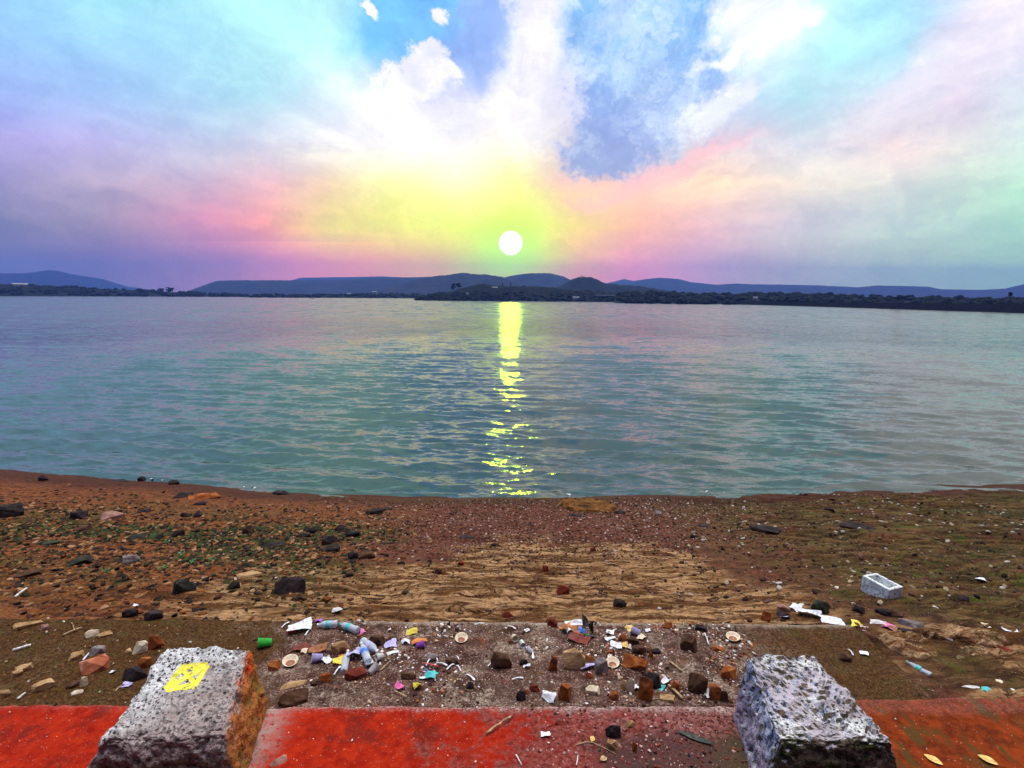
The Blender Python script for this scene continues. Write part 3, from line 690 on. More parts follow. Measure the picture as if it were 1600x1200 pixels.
# ------------------------------------------------------------------ materials of loose things
def rock_mat(name, c1, c2, c3=None, ns=9):
    m_, t = newmat(name); P = obj_co(t)
    rnd = t.node('ShaderNodeObjectInfo', None, 'Random')
    Pv = t.v('ADD', P, t.comb(t.mul(rnd, 37.0), t.mul(rnd, 11.0), 0))
    n1 = t.noise(Pv, ns, 5, .68); n2 = t.noise(Pv, ns * 6, 4, .7)
    c = t.mix(t.rng(n1, .32, .68), c1, c2)
    if c3: c = t.mix(t.rng(t.noise(Pv, ns * .5, 4, .6), .54, .64), c, c3)
    c = t.mix(t.rng(n2, .62, .75), c, tuple(v * .35 for v in c1))
    finish(t, c, .88, t.add(n1, t.mul(n2, .5)), .8, .012, Specular_IOR_Level=.08); return m_
RM = {
 'dark':   rock_mat('dark_basalt', (.016, .013, .013), (.055, .040, .038)),
 'brown':  rock_mat('brown_stone', (.045, .022, .013), (.14, .070, .040), (.035, .018, .012)),
 'orange': rock_mat('rust_orange_stone', (.20, .048, .012), (.46, .150, .040), (.12, .035, .012)),
 'tan':    rock_mat('tan_stone', (.26, .13, .045), (.60, .40, .20), (.20, .08, .03)),
 'cream':  rock_mat('cream_stone', (.50, .40, .26), (.74, .64, .46)),
 'grey':   rock_mat('grey_stone', (.12, .10, .095), (.32, .27, .25)),
 'pink':   rock_mat('pinkish_stone', (.28, .13, .09), (.46, .27, .21)),
 'moss':   rock_mat('mossy_dark_stone', (.018, .018, .014), (.050, .048, .036), (.040, .075, .016)),
 'red':    rock_mat('dark_red_stone', (.11, .020, .012), (.26, .055, .03)),
 'ochre':  rock_mat('ochre_slab', (.085, .034, .008), (.24, .105, .028), (.05, .022, .008)),
 'brick':  rock_mat('brick_chunk', (.38, .10, .045), (.62, .22, .11), (.66, .32, .24)),
}
def rock_verts(rg, sx, sy, sz, sub=3, nplanes=13, rough=.05):
    V, F = ico(sub)
    N = rg.normal(0, 1, (nplanes, 3)); N /= np.linalg.norm(N, axis=1)[:, None]
    N = np.vstack([N, [(0, 0, -1), (0, .1, 1), (.15, -1, .1)]]); dd = rg.uniform(.62, 1.0, len(N)); dd[-3] = .7
    U_ = V / np.linalg.norm(V, axis=1)[:, None]
    dots = U_ @ N.T
    r_ = np.min(np.where(dots > .05, dd / np.maximum(dots, .05), 9), axis=1); r_ = np.minimum(r_, 1.15)
    o1, o2 = rg.rand(2) * 60
    r_ *= 1 + rough * 2 * (fbm(U_[:, 0] * 3 + o1 + U_[:, 2], U_[:, 1] * 3 + o2 + U_[:, 2] * 1.7, 7, 4) - .5)
    P = U_ * r_[:, None]; P /= np.abs(P).max(0)
    return P * (sx, sy, sz), F
def broken_stone(name, rg, sx, sy, sz, mat):
    """angular stone: hull of a few corner points, faces broken up a little"""
    n = rg.randint(9, 14); P = rg.uniform(-1, 1, (n, 3)); m = np.abs(P).max(1)[:, None]; l = np.linalg.norm(P, axis=1)[:, None]
    P = P / (m * .55 + l * .45) * rg.uniform(.82, 1.0, (n, 1))
    P = np.vstack([P, [(-.7, -.6, -.9), (.75, -.55, -.9), (.6, .7, -.9), (-.65, .6, -.9), (rg.uniform(-.6, 0), rg.uniform(-.3, .4), .95), (rg.uniform(0, .6), rg.uniform(-.3, .4), rg.uniform(.6, .95))]])
    P = (P - (P.max(0) + P.min(0)) / 2); P /= np.abs(P).max(0)
    bm = bmesh.new()
    for p in P * (sx, sy, sz): bm.verts.new(p)
    r_ = bmesh.ops.convex_hull(bm, input=bm.verts)
    bmesh.ops.delete(bm, geom=[v for v in bm.verts if not v.link_faces], context='VERTS')
    bmesh.ops.bevel(bm, geom=bm.edges[:], offset=min(sx, sy, sz) * .06, segments=1, affect='EDGES')
    bmesh.ops.triangulate(bm, faces=bm.faces[:])
    bmesh.ops.subdivide_edges(bm, edges=bm.edges[:], cuts=2, use_grid_fill=True)
    bm.normal_update(); k = 2.2 / max(sx, sz); o = Vector(rg.rand(3) * 40); a = min(sx, sy, sz) * .10
    for v, nn in [(v, v.normal.copy()) for v in bm.verts]: v.co += nn * a * mnoise.fractal(v.co * k + o, .8, 2.1, 3)
    return mkbm(name, bm, mat, None, False)
_rs = [100]
def rock(px, py, wpx, hpx, kind, label, group=None, name='rock', yaw=None, tilt=0, flat=False, cat='rock'):
    """px, py: the photo pixel where the stone's near lower edge meets the ground"""
    _rs[0] += 1; rg = np.random.RandomState(_rs[0])
    p = hit(px, py); u = axial(p) / FPX
    wd_ = wpx * u; hp = hpx * u; e = abs(ray(px, py).z); ce = math.sqrt(1 - e * e)
    dep = wd_ * .55
    h = (hp - dep * e) / ce
    if h < .28 * hp: h = .30 * hp; dep = max(.3 * wd_, (hp - h * ce) / e)
    o = broken_stone(name, rg, wd_ * .55, dep * .55, h * .68, RM[kind])
    # soft facets
    dirx, diry = p.x, p.y; l = math.hypot(dirx, diry)
    cx, cy = p.x + dirx / l * dep * .45, p.y + diry / l * dep * .45
    o.location = (cx, cy, S(cx, cy) + h * .42); o.rotation_euler = (R(tilt), 0, (-math.atan2(p.x, p.y)) if yaw is None else R(yaw))
    tag(o, label, cat, group); return o

# ------------------------------------------------------------------ the two squared stone blocks
def block_mat(name, left):
    m_, t = newmat(name); P = geo_pos(t); x, y, z = t.xyz(P)
    nrm = t.node('ShaderNodeNewGeometry', None, 'True Normal'); nx_, ny_, nz_ = t.xyz(nrm)
    n1 = t.noise(P, 6, 5, .65); n2 = t.noise(P, 26, 4, .7); n3 = t.noise(P, 75, 3, .75)
    pit = t.voro(t.v('ADD', P, t.scale(t.noise(P, 20, 3, .6, 'Color'), (.03, .03, .03))), 42, 'F1')
    pits = t.rng(t.add(pit, t.mul(n1, .5)), .45, .62, 1, 0)
    lime = t.mix(t.rng(n2, .3, .7), (.46, .46, .44), (.95, .94, .89))
    lime = t.mix(t.rng(t.noise(P, 3.5, 4, .7), .5, .62), lime, (.36, .31, .31))
    lime = t.mix(t.rng(n2, .58, .68), lime, (.13, .10, .11))
    lime = t.mix(t.mul(t.rng(n3, .54, .64), .9), lime, (.07, .05, .055))
    lime = t.mix(t.mul(pits, .95), lime, (.022, .014, .018))
    lime = t.mix(t.mul(t.rng(t.noise(P, 13, 5, .72), .52, .60), .65), lime, (.06, .05, .05))
    dark = t.mix(t.rng(n2, .35, .65), (.035, .030, .020), (.16, .12, .08))
    dark = t.mix(t.rng(n1, .56, .66), dark, (.050, .058, .020))
    if left:
        side = t.mix(t.rng(n2, .3, .7), (.30, .085, .018), (.56, .20, .055))
        side = t.mix(t.rng(n1, .50, .62), side, (.24, .13, .035))
        sd = t.add(t.add(t.add(x, 1.70), t.mul(t.m('SUBTRACT', y, 3.46), .235)), t.mul(t.m('SUBTRACT', z, .70), .12))
        s_f = t.rng(t.add(sd, t.mul(t.m('SUBTRACT', n1, .5), .12)), -.045, .0)
        red = t.mul(t.rng(n1, .45, .55), t.rng(t.add(z, t.mul(n2, .05)), .60, .66)); side = t.mix(red, side, (.62, .06, .012))
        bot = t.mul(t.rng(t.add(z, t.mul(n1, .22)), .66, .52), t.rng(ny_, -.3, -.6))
        lime2 = t.mix(t.mul(t.rng(t.add(t.mul(x, .9), t.add(t.mul(y, -.75), t.mul(n1, .5))), -4.05, -3.65), .8), lime, t.mix(t.rng(n2, .36, .6), (.045, .028, .022), (.40, .30, .26)))
    else:
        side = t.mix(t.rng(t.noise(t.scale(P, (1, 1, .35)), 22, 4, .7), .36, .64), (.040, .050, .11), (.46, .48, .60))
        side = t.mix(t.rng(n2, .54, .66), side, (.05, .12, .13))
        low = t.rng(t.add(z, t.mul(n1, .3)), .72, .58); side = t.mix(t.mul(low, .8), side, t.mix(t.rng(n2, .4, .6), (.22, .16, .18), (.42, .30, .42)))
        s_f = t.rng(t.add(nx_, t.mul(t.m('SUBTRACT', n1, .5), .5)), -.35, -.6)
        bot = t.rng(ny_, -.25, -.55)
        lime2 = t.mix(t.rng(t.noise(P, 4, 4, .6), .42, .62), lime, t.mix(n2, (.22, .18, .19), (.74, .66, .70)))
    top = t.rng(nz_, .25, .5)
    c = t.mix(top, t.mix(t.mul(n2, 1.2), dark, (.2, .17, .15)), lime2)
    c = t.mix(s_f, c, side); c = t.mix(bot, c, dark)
    c = t.mix(t.mul(t.m('SUBTRACT', 1.0, s_f), t.mul(t.rng(z, .70, .50), .0)), c, dark)
    bump = t.add(t.mul(pits, -.8), t.add(t.mul(n3, .4), n2))
    finish(t, c, .9, bump, 1.0, .016, Specular_IOR_Level=.08); return m_
def block(name, cor, mat, label, seed):
    """cor: 8 corners, bottom (back-left, back-right, front-right, front-left) then top"""
    c = [Vector(v) for v in cor]; bm = bmesh.new(); vs = [bm.verts.new(v) for v in c]
    for f in ((3, 2, 1, 0), (4, 5, 6, 7), (0, 1, 5, 4), (1, 2, 6, 5), (2, 3, 7, 6), (3, 0, 4, 7)): bm.faces.new([vs[i] for i in f])
    bmesh.ops.recalc_face_normals(bm, faces=bm.faces)
    bmesh.ops.bevel(bm, geom=bm.edges[:], offset=.035, segments=2, affect='EDGES', profile=.6)
    bmesh.ops.subdivide_edges(bm, edges=bm.edges[:], cuts=7, use_grid_fill=True)
    bmesh.ops.triangulate(bm, faces=bm.faces[:])
    for _ in range(2):
        lg = [e for e in bm.edges if e.calc_length() > .022]
        if lg: bmesh.ops.subdivide_edges(bm, edges=lg, cuts=1)
        bmesh.ops.triangulate(bm, faces=[f for f in bm.faces if len(f.verts) > 3])
    bm.normal_update()
    nv = [(v, v.normal.copy()) for v in bm.verts]
    for v, n in nv:
        q = v.co + Vector((seed, seed * .7, 0))
        d = (.030 if seed < 5 else .020) * mnoise.fractal(q * 3.2, .9, 2.0, 4) + .016 * mnoise.fractal(q * 13, .7, 2.0, 4)
        pn = mnoise.noise(q * 34); d -= .034 * max(0, pn - .10)
        if v.co.z < .32: d *= .3
        v.co += n * d
    o = mkbm(name, bm, mat, None, True); tag(o, label, 'stone block', 'squared stone blocks on the red step'); return o
BL = block('stone_block', [(-2.34,3.47,.26),(-1.60,3.47,.26),(-1.46,2.74,.26),(-2.40,2.72,.26),(-2.24,3.46,.705),(-1.70,3.46,.705),(-1.56,2.84,.60),(-2.20,2.80,.60)],
   block_mat('lime_crusted_stone', True), 'pitted whitewashed stone block with rust side and yellow painted diamond mark', 3.1)
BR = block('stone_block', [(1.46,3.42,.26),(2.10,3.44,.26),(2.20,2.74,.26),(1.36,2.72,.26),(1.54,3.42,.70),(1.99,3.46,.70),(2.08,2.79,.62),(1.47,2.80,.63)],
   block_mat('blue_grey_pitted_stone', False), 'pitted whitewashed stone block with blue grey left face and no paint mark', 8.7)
# yellow painted diamond with a cross, brushed onto the left block
def paint():
    bpy.context.view_layer.update()
    bmv = BVHTree.FromPolygons([v.co[:] for v in BL.data.vertices], [p.vertices[:] for p in BL.data.polygons])
    def onblock(px, py):
        h = bmv.ray_cast(Vector((0, 0, CAMZ)), ray(px, py))[0]; return h
    segs = [((258,1077),(283,1043),6),((283,1043),(325,1039),9),((325,1039),(304,1072),7),((304,1072),(258,1077),9),((285,1045),(306,1070),7),((262,1074),(320,1042),8),((276,1056),(290,1043),4)]
    V = []; F = []; rg = np.random.RandomState(3)
    for (a, b, w_) in segs:
        n = 22; base = len(V); nn = 5
        dx_, dy_ = b[0] - a[0], b[1] - a[1]; L = math.hypot(dx_, dy_); ox, oy = -dy_ / L, dx_ / L
        for i in range(n):
            s_ = i / (n - 1); ww = w_ * (.8 + .5 * rg.rand()) * .5
            for j in range(nn):
                q = (j / (nn - 1) * 2 - 1) * ww
                h = onblock(a[0] + dx_ * s_ + ox * q, a[1] + dy_ * s_ + oy * q)
                V.append(h + Vector((0, 0, .0012)))
        for i in range(n - 1):
            for j in range(nn - 1):
                k = base + i * nn + j; F.append((k, k + 1, k + nn + 1, k + nn))
    m_, t = newmat('yellow_paint'); P = geo_pos(t); n1 = t.noise(P, 60, 4, .7)
    finish(t, t.mix(t.rng(n1, .35, .65), (.72, .64, .02), (.90, .84, .04)), .6, n1, .5, .004)
    o = mk('painted_mark', V, F, m_, BL); o['label'] = 'yellow painted diamond crossed by an X'
paint()

# ------------------------------------------------------------------ rocks, one by one
LB = 'dark rocks on the left of the beach'
rocks = [
 (454,928,42,30,'dark','biggest dark brown boulder on the left beach, flat topped, above the white pouch'),
 (288,927,32,24,'moss','greenish black boulder among mossy stones left of the biggest boulder'),
 (515,851,22,16,'dark','upright dark stone standing on another in the middle left cluster'),
 (518,862,24,13,'dark','dark stone lying under the upright one in the middle left cluster'),
 (550,839,23,12,'dark','dark stone with ridge just right of the upright stone'),
 (387,834,18,13,'brown','lone dark brown stone with rusty top left of the middle cluster'),
 (531,829,15,10,'dark','round dark stone above the upright stone of the cluster'),
 (487,833,15,10,'dark','square black stone left of the upright stone of the cluster'),
 (474,840,20,9,'dark','low black stone touching the square black one'),
 (426,854,36,10,'dark','long flat black slab lying left of the cluster'),
 (573,874,24,14,'brown','reddish dark stone, right one of a pair below the cluster'),
 (552,875,15,13,'dark','black pointed stone, left one of a pair below the cluster'),
 (551,880,9,5,'dark','little stone in front of the pointed black one'),
 (280,838,15,11,'dark','cube like black stone at the top edge of the green stones'),
 (240,843,26,10,'moss','flat dark stone with green weed, right of two flats'),
 (216,842,26,11,'moss','flat dark stone with green weed, left of two flats'),
 (124,812,24,15,'dark','triangular dark stone beside a pinkish slab on the far left'),
 (176,811,28,15,'pink','pinkish flat topped slab with dark front beside the triangular stone'),
 (14,808,34,22,'dark','dark boulder cut by the left edge of the view'),
 (131,829,24,9,'brown','flat brown stone below the triangular stone'),
 (225,801,18,7,'dark','thin dark stone alone above the green stones'),
 (68,751,12,9,'dark','small black stone near the water at far left'),
 (184,753,26,6,'dark','dark flat rock at the waterline, far left one of three'),
 (222,752,12,8,'dark','dark pointed rock at the waterline, middle one of three'),
 (272,757,14,8,'dark','dark rock at the waterline, right one of three'),
 (286,777,30,11,'dark','dark ledge stone beside an orange slab near the water'),
 (320,779,42,14,'orange','orange slab near the water on the left beach'),
 (312,790,18,7,'dark','dark square stone just below the orange slab on the left'),
 (441,773,26,10,'dark','dark rock lying in the shallow water'),
 (584,804,26,11,'dark','flat black rock on the gravel near the centre waterline'),
 (606,797,14,6,'dark','small black stone right of a flat black rock near the water'),
 (310,808,13,10,'dark','black pointed stone, right one of two small ones on the upper left beach'),
 (288,808,13,9,'dark','black stone, left one of two small ones on the upper left beach'),
 (388,862,10,7,'dark','small black stone alone between slab and boulders'),
 (390,903,34,14,'tan','flat tan pink slab with a shadowed front left of the biggest boulder'),
 (364,921,20,15,'moss','rounded greenish black stone right of the mossy boulder'),
 (122,884,34,14,'moss','long dark tilted slab in the left stones'),
 (72,852,34,9,'moss','dark flat slab with green weed on the far left stones'),
 (207,880,22,15,'grey','grey green rounded stone in the left stones'),
 (48,900,36,14,'brown','dark brown leaning slab low on the far left'),
 (226,841,15,8,'dark','little black stone between the flat weedy stones'),
 (470,940,22,12,'brown','brown flat stone right below the biggest boulder'),
 (879,929,20,16,'red','dark red rounded stone on the tan layered rock'),
 (968,950,20,15,'dark','black jagged stone on the tan layered rock right of the red one'),
 (793,965,16,11,'red','brown red stone at the back edge of the terrace'),
 (852,894,9,9,'red','small red brown stone in the gravel at centre'),
 (902,807,26,8,'dark','dark stone tucked under the front of the ochre slab'),
 (968,803,16,7,'dark','dark stone at the right end of the ochre slab'),
 (1028,804,11,7,'grey','grey pebble right of the ochre slab'),
 (1100,824,18,6,'dark','flat dark stone at centre right of the gravel'),
 (1085,841,14,7,'dark','small dark stone in the gravel below a flat one'),
 (1195,832,42,11,'dark','long narrow dark rock lying like a log on the right gravel'),
 (1340,826,46,13,'dark','dark grey flat topped boulder on the right beach'),
 (1296,798,14,6,'dark','small dark stone up by the water at right'),
 (730,842,24,7,'dark','flat dark stone in the middle of the gravel'),
 (773,854,12,6,'brown','brown small stone right of the flat dark one in the gravel'),
 (627,882,11,7,'dark','dark pebble stone left of centre on the gravel'),
 (720,884,10,7,'red','dark red pebble stone at the top of the tan rock'),
 (685,898,11,9,'brown','brown stone at the upper edge of the tan rock'),
 (927,862,9,7,'red','tiny red stone right of centre on the gravel'),
 (546,902,11,7,'dark','dark small stone left end of the tan layers'),
 (240,969,24,16,'dark','black triangular stone at the back edge of the left terrace'),
 (204,965,20,15,'dark','black block shaped stone behind the left terrace'),
 (45,981,34,14,'tan','long tan slab with dark underside at the left terrace edge'),
 (70,985,13,9,'pink','pinkish brown little stone right of a long tan slab'),
 (1281,958,24,20,'moss','dark rounded stone behind the torn plastic'),
 (1340,960,18,15,'dark','dark rounded stone right of the white plastic sheet'),
 (1380,965,24,14,'dark','dark stone, left of a brown pair behind the terrace corner'),
 (1398,967,22,13,'brown','brown stone, right of a pair behind the terrace corner'),
 (1224,957,17,14,'pink','pinkish tan stone left of the torn plastic'),
 (1196,971,14,15,'orange','orange brown stone left behind the terrace corner'),
 (1223,966,18,9,'dark','dark stone under the pinkish one by the torn plastic'),
 (1422,984,32,17,'grey','grey brown slab at the left of the rock shelf'),
 (1415,993,22,11,'dark','dark low stone in front of the grey brown slab'),
 (1300,782,10,5,'brown','little brown stone near the right waterline'),
 (1406,1014,22,9,'dark','black flat stone on the tan rock shelf'),
 (1477,1004,16,10,'grey','grey stone on the tan rock shelf'),
 (1565,1020,26,12,'red','dark red stone at the right of the rock shelf'),
 (1505,940,14,8,'dark','small dark stone far right above the shelf'),
 (1470,968,26,9,'brown','brown flat stone above the rock shelf'),
 # terrace, left
 (144,996,18,12,'cream','cream topped stone on the back of the left terrace'),
 (165,996,20,9,'tan','thin tan stone right of the cream topped one'),
 (152,1024,21,14,'grey','pale grey stone behind the brick chunk'),
 (119,1031,20,13,'tan','tan orange stone left of the brick chunk'),
 (150,1052,36,25,'brick','pinkish brick chunk on the left terrace'),
 (38,1050,20,12,'tan','tan stone, upper of a touching pair on the left terrace'),
 (27,1057,14,10,'tan','yellowish stone, lower of a touching pair on the left terrace'),
 (68,1080,26,17,'tan','large tan stone near the red step on the left'),
 (6,1092,18,14,'tan','tan stone cut by the left edge of the view'),
 (131,1072,10,14,'cream','small cream wedge stone with dark soil beside it'),
 (121,1086,15,9,'cream','pale flat chip of stone by the red step on the left'),
 (116,1076,20,11,'brown','dark brown clod left of the small cream wedge'),
 (244,1014,24,22,'orange','orange cream broken stone behind the left block'),
 (219,1022,23,20,'cream','white wedge shaped stone leaning on the orange one'),
 (213,1064,32,24,'dark','dark lump with rust top beside the left block'),
 (226,1045,20,18,'orange','rust orange knob on the dark lump beside the left block'),
 (200,1022,10,8,'tan','small tan chip left of the white wedge'),
 # terrace, middle
 (534,1022,30,22,'tan','tan angular stone left of the bottle heap'),
 (459,1103,42,28,'brown','dark rock with flat tan top beside the left block'),
 (459,1074,38,9,'tan','flat tan flake lying on the dark rock beside the left block'),
 (429,1049,18,16,'orange','orange stone near the left block'),
 (508,1067,18,14,'orange','orange angular stone at centre left of the terrace'),
 (494,1071,16,10,'brown','brown clod left of the orange angular stone'),
 (556,1064,32,20,'red','dark red rock under the bottle heap'),
 (587,1011,26,19,'brown','brown rock with orange edge behind the bottle heap'),
 (676,1034,20,13,'grey','pale grey flat stone among the spoons'),
 (707,1040,20,12,'brown','round brown stone among the spoons'),
 (638,1063,22,14,'brown','crumbling brown clod behind the pink packet'),
 (735,1078,13,13,'dark','dark maroon round stone with a spoon on it'),
 (783,1046,32,28,'brown','big dark rock with reddish rim at the terrace centre'),
 (897,1047,34,34,'tan','tall tan angular rock with a dark near face'),
 (863,1049,15,22,'orange','upright orange stone left of the tall tan rock'),
 (939,1056,20,25,'grey','grey upright stone left of a bowl'),
 (919,1032,15,9,'orange','flat orange stone touching the tall tan rock'),
 (955,1025,14,10,'orange','orange piece above the middle bowl'),
 (882,1096,19,25,'orange','orange topped dark stone near the front edge of the terrace'),
 (836,1082,16,13,'red','red brown stone near the front edge at the centre'),
 (814,1096,14,16,'dark','dark stone at the front edge at the centre'),
 (920,1061,11,9,'red','small red stone below the grey upright stone'),
 (959,1096,15,14,'orange','orange rounded stone at the front edge, right of a shell like flake'),
 (926,1086,21,15,'cream','shell like cream flake of stone with a curved back'),
 (863,981,15,14,'red','red brown stone at the back edge beside the leaf plates'),
 (818,1041,12,9,'dark','dark little stone beside the big dark rock'),
 (822,1085,11,8,'orange','small orange chip near the front edge at centre'),
 (992,1047,36,24,'orange','large orange boulder with cream streak on the right of the terrace'),
 (998,1023,20,15,'brown','brown rounded rock behind the large orange boulder'),
 (988,1008,18,13,'brown','brown flat rock above two others behind the orange boulder'),
 (974,1003,14,12,'orange','orange stone left of the stacked brown rocks'),
 (1023,1023,18,9,'dark','small black stone right of the brown rounded rock'),
 (1075,1018,24,24,'brown','round brown rock alone at the back right of the terrace'),
 (1121,1019,17,9,'orange','small smooth orange stone left of the right bowl'),
 (1137,1061,21,20,'orange','orange lump beside the right block'),
 (1020,1078,26,24,'dark','dark rock with yellowish top near the front right'),
 (1008,1096,22,34,'orange','tall leaning rust slab near the front right'),
 (1054,1082,14,18,'orange','orange piece behind the tan stick'),
 (1089,1086,28,32,'brown','squarish brown boulder at the front right of the terrace'),
 (1117,1096,18,24,'orange','rust orange stone right of the squarish brown boulder'),
 (1131,1097,14,18,'brown','brown stone next to the right block'),
 (1042,1097,22,13,'tan','low tan orange stone at the front edge right of centre'),
 (974,1079,10,15,'tan','tan stub of stone left of a yellow sliver'),
 (985,1083,11,22,'cream','upright yellow cream sliver of stone'),
 (1043,983,13,10,'orange','orange stone at the back edge right of centre'),
 (1095,986,16,10,'dark','dark red stone at the back edge on the right'),
 (1016,1029,9,10,'orange','small orange stone right of the large orange boulder'),
 (1320,1033,18,13,'brown','brown stone with a spoon beside it behind the right block'),
 # red step
 (956,1173,19,17,'tan','tan stone on the red step'),
 (957,1156,22,22,'dark','dark and rust stone just above the tan one on the red step'),
 (985,1138,14,11,'tan','small tan stone on the red step right of a dark one'),
 (875,1134,14,9,'red','dark red chip on the red step'),
 (991,1177,7,13,'orange','thin orange chip on the red step at right'),
 (435,1198,24,14,'pink','pinkish stone on the red step beside the left block'),
]
for r_ in rocks: rock(*r_)
# rock shelf slabs right of the terrace
SHELF, t = newmat('layered_rock_shelf'); P = geo_pos(t); st_ = t.noise(t.scale(P, (2.2, 6, 4)), 2.2, 6, .7, dist=.8); n2 = t.noise(P, 16, 5, .7); n3 = t.noise(P, 60, 4, .7)
c = t.mix(t.rng(st_, .40, .58), (.16, .065, .022), (.52, .33, .17)); c = t.mix(t.rng(n2, .52, .66), c, (.26, .12, .06))
c = t.mix(t.rng(t.noise(P, 5, 4, .7), .56, .66), c, (.14, .13, .035)); c = t.mix(t.rng(n3, .56, .66), c, (.05, .02, .01))
finish(t, c, .9, t.add(st_, t.mul(n3, .4)), 1.0, .03, Specular_IOR_Level=.08)
def shelf(pts, thick, kind, label, seed, mat=None):
    rg = np.random.RandomState(seed); P = [hit(*p) for p in pts]; n = len(P)
    c = sum(P, Vector()) / n; bm = bmesh.new()
    rings = []
    for k, (f, dz) in enumerate(((1.06, -.07), (1.0, thick * .6), (.93, thick), (.55, thick * 1.12))):
        ring = []
        for i in range(n * 4):
            a = P[i // 4].lerp(P[(i // 4 + 1) % n], (i % 4) / 4); j = .06 * (rg.rand() - .5) if k < 3 else 0
            q = c + (a - c) * (f + j); ring.append(bm.verts.new((q.x, q.y, q.z + dz + .02 * (rg.rand() - .5))))
        rings.append(ring)
    m = n * 4
    for a, b in zip(rings, rings[1:]):
        for i in range(m): bm.faces.new((a[i], a[(i + 1) % m], b[(i + 1) % m], b[i]))
    bm.faces.new(rings[-1]); bmesh.ops.recalc_face_normals(bm, faces=bm.faces)
    bmesh.ops.triangulate(bm, faces=bm.faces[:]); bmesh.ops.subdivide_edges(bm, edges=bm.edges[:], cuts=3, use_grid_fill=True)
    for v in bm.verts:
        v.co += Vector((0, 0, .045 * mnoise.fractal(Vector((v.co.x * 4, v.co.y * 7, 0)), .7, 2, 5)))
    o = mkbm('rock_slab', bm, mat or SHELF, None, False); tag(o, label, 'rock'); return o
shelf([(1436,992),(1478,981),(1500,978),(1545,995),(1580,1012),(1555,1016),(1500,1004),(1455,1003)], .05, 'tan', 'large pale tan rock shelf right of the terrace corner', 1)
shelf([(1368,1004),(1420,996),(1452,1008),(1470,1030),(1430,1036),(1395,1022)], .04, 'pink', 'pinkish brown rock shelf along the right end of the terrace', 2)
shelf([(1500,1016),(1530,1012),(1555,1028),(1520,1030)], .03, 'brown', 'brown layered slab in front of the pale rock shelf', 3)
shelf([(872,789),(880,783),(912,781),(948,786),(963,796),(950,803),(905,800),(884,796)], .05, 'tan', 'large flat ochre slab at the centre waterline', 9, RM['ochre'])
0 and shelf([(880,900),(960,893),(1050,905),(1000,912),(900,910)], .02, 'tan', 'thin tan rock sheet on the layered rock at centre', 4)

# ------------------------------------------------------------------ concrete trough on the right
def trough():
    m_, t = newmat('limewashed_concrete'); P = obj_co(t); n1 = t.noise(P, 9, 5, .7); n2 = t.noise(P, 40, 4, .7)
    x, y, z = t.xyz(P)
    c = t.mix(t.rng(n1, .3, .62), (.60, .64, .62), (.92, .95, .94)); c = t.mix(t.rng(n2, .52, .64), c, (.16, .13, .10)); c = t.mix(t.mul(t.rng(n1, .52, .64), .7), c, (.30, .22, .15))
    c = t.mix(t.mul(t.rng(t.add(x, t.mul(n1, .1)), .22, .30), .85), c, t.mix(n1, (.26, .17, .10), (.50, .40, .30)))
    finish(t, c, .9, n2, .6, .01)
    a = hit(1344, 922); b = hit(1387, 939); c_ = hit(1404, 931)
    L = (b - a).length; Wd = (c_ - b).length * 1.05; Hh = 23 * axial(b) / FPX
    bm = bmesh.new(); L *= .98; Wd *= .95; w_ = .032
    o = [(-L / 2, -Wd / 2), (L / 2, -Wd / 2), (L / 2, Wd / 2), (-L / 2, Wd / 2)]
    i_ = [(-L / 2 + w_, -Wd / 2 + w_), (L / 2 - w_, -Wd / 2 + w_), (L / 2 - w_, Wd / 2 - w_), (-L / 2 + w_, Wd / 2 - w_)]
    ob = [bm.verts.new((*p, -.05)) for p in o]; ot = [bm.verts.new((*p, Hh)) for p in o]
    it = [bm.verts.new((*p, Hh)) for p in i_]; ib = [bm.verts.new((*p, Hh * .25)) for p in i_]
    for k in range(4):
        j = (k + 1) % 4
        bm.faces.new((ob[k], ob[j], ot[j], ot[k])); bm.faces.new((ot[k], ot[j], it[j], it[k])); bm.faces.new((it[k], it[j], ib[j], ib[k]))
    bm.faces.new(ib); bm.faces.new(ob[::-1]); bmesh.ops.recalc_face_normals(bm, faces=bm.faces)
    bmesh.ops.bevel(bm, geom=bm.edges[:], offset=.004, segments=2, affect='EDGES')
    bmesh.ops.subdivide_edges(bm, edges=bm.edges[:], cuts=5, use_grid_fill=True)
    for v in bm.verts: v.co += v.normal * (.004 * mnoise.fractal(v.co * 9, .8, 2, 3))
    ob_ = mkbm('concrete_trough', bm, m_, None, False)
    d = (b - a); ctr = (a + b) / 2 + Vector((-d.y, d.x, 0)).normalized() * Wd / 2
    ob_.location = (ctr.x, ctr.y, S(ctr.x, ctr.y)); ob_.rotation_euler = (0, R(2), math.atan2(d.y, d.x))
    tag(ob_, 'white open topped concrete trough lying on the right beach', 'trough')
trough()

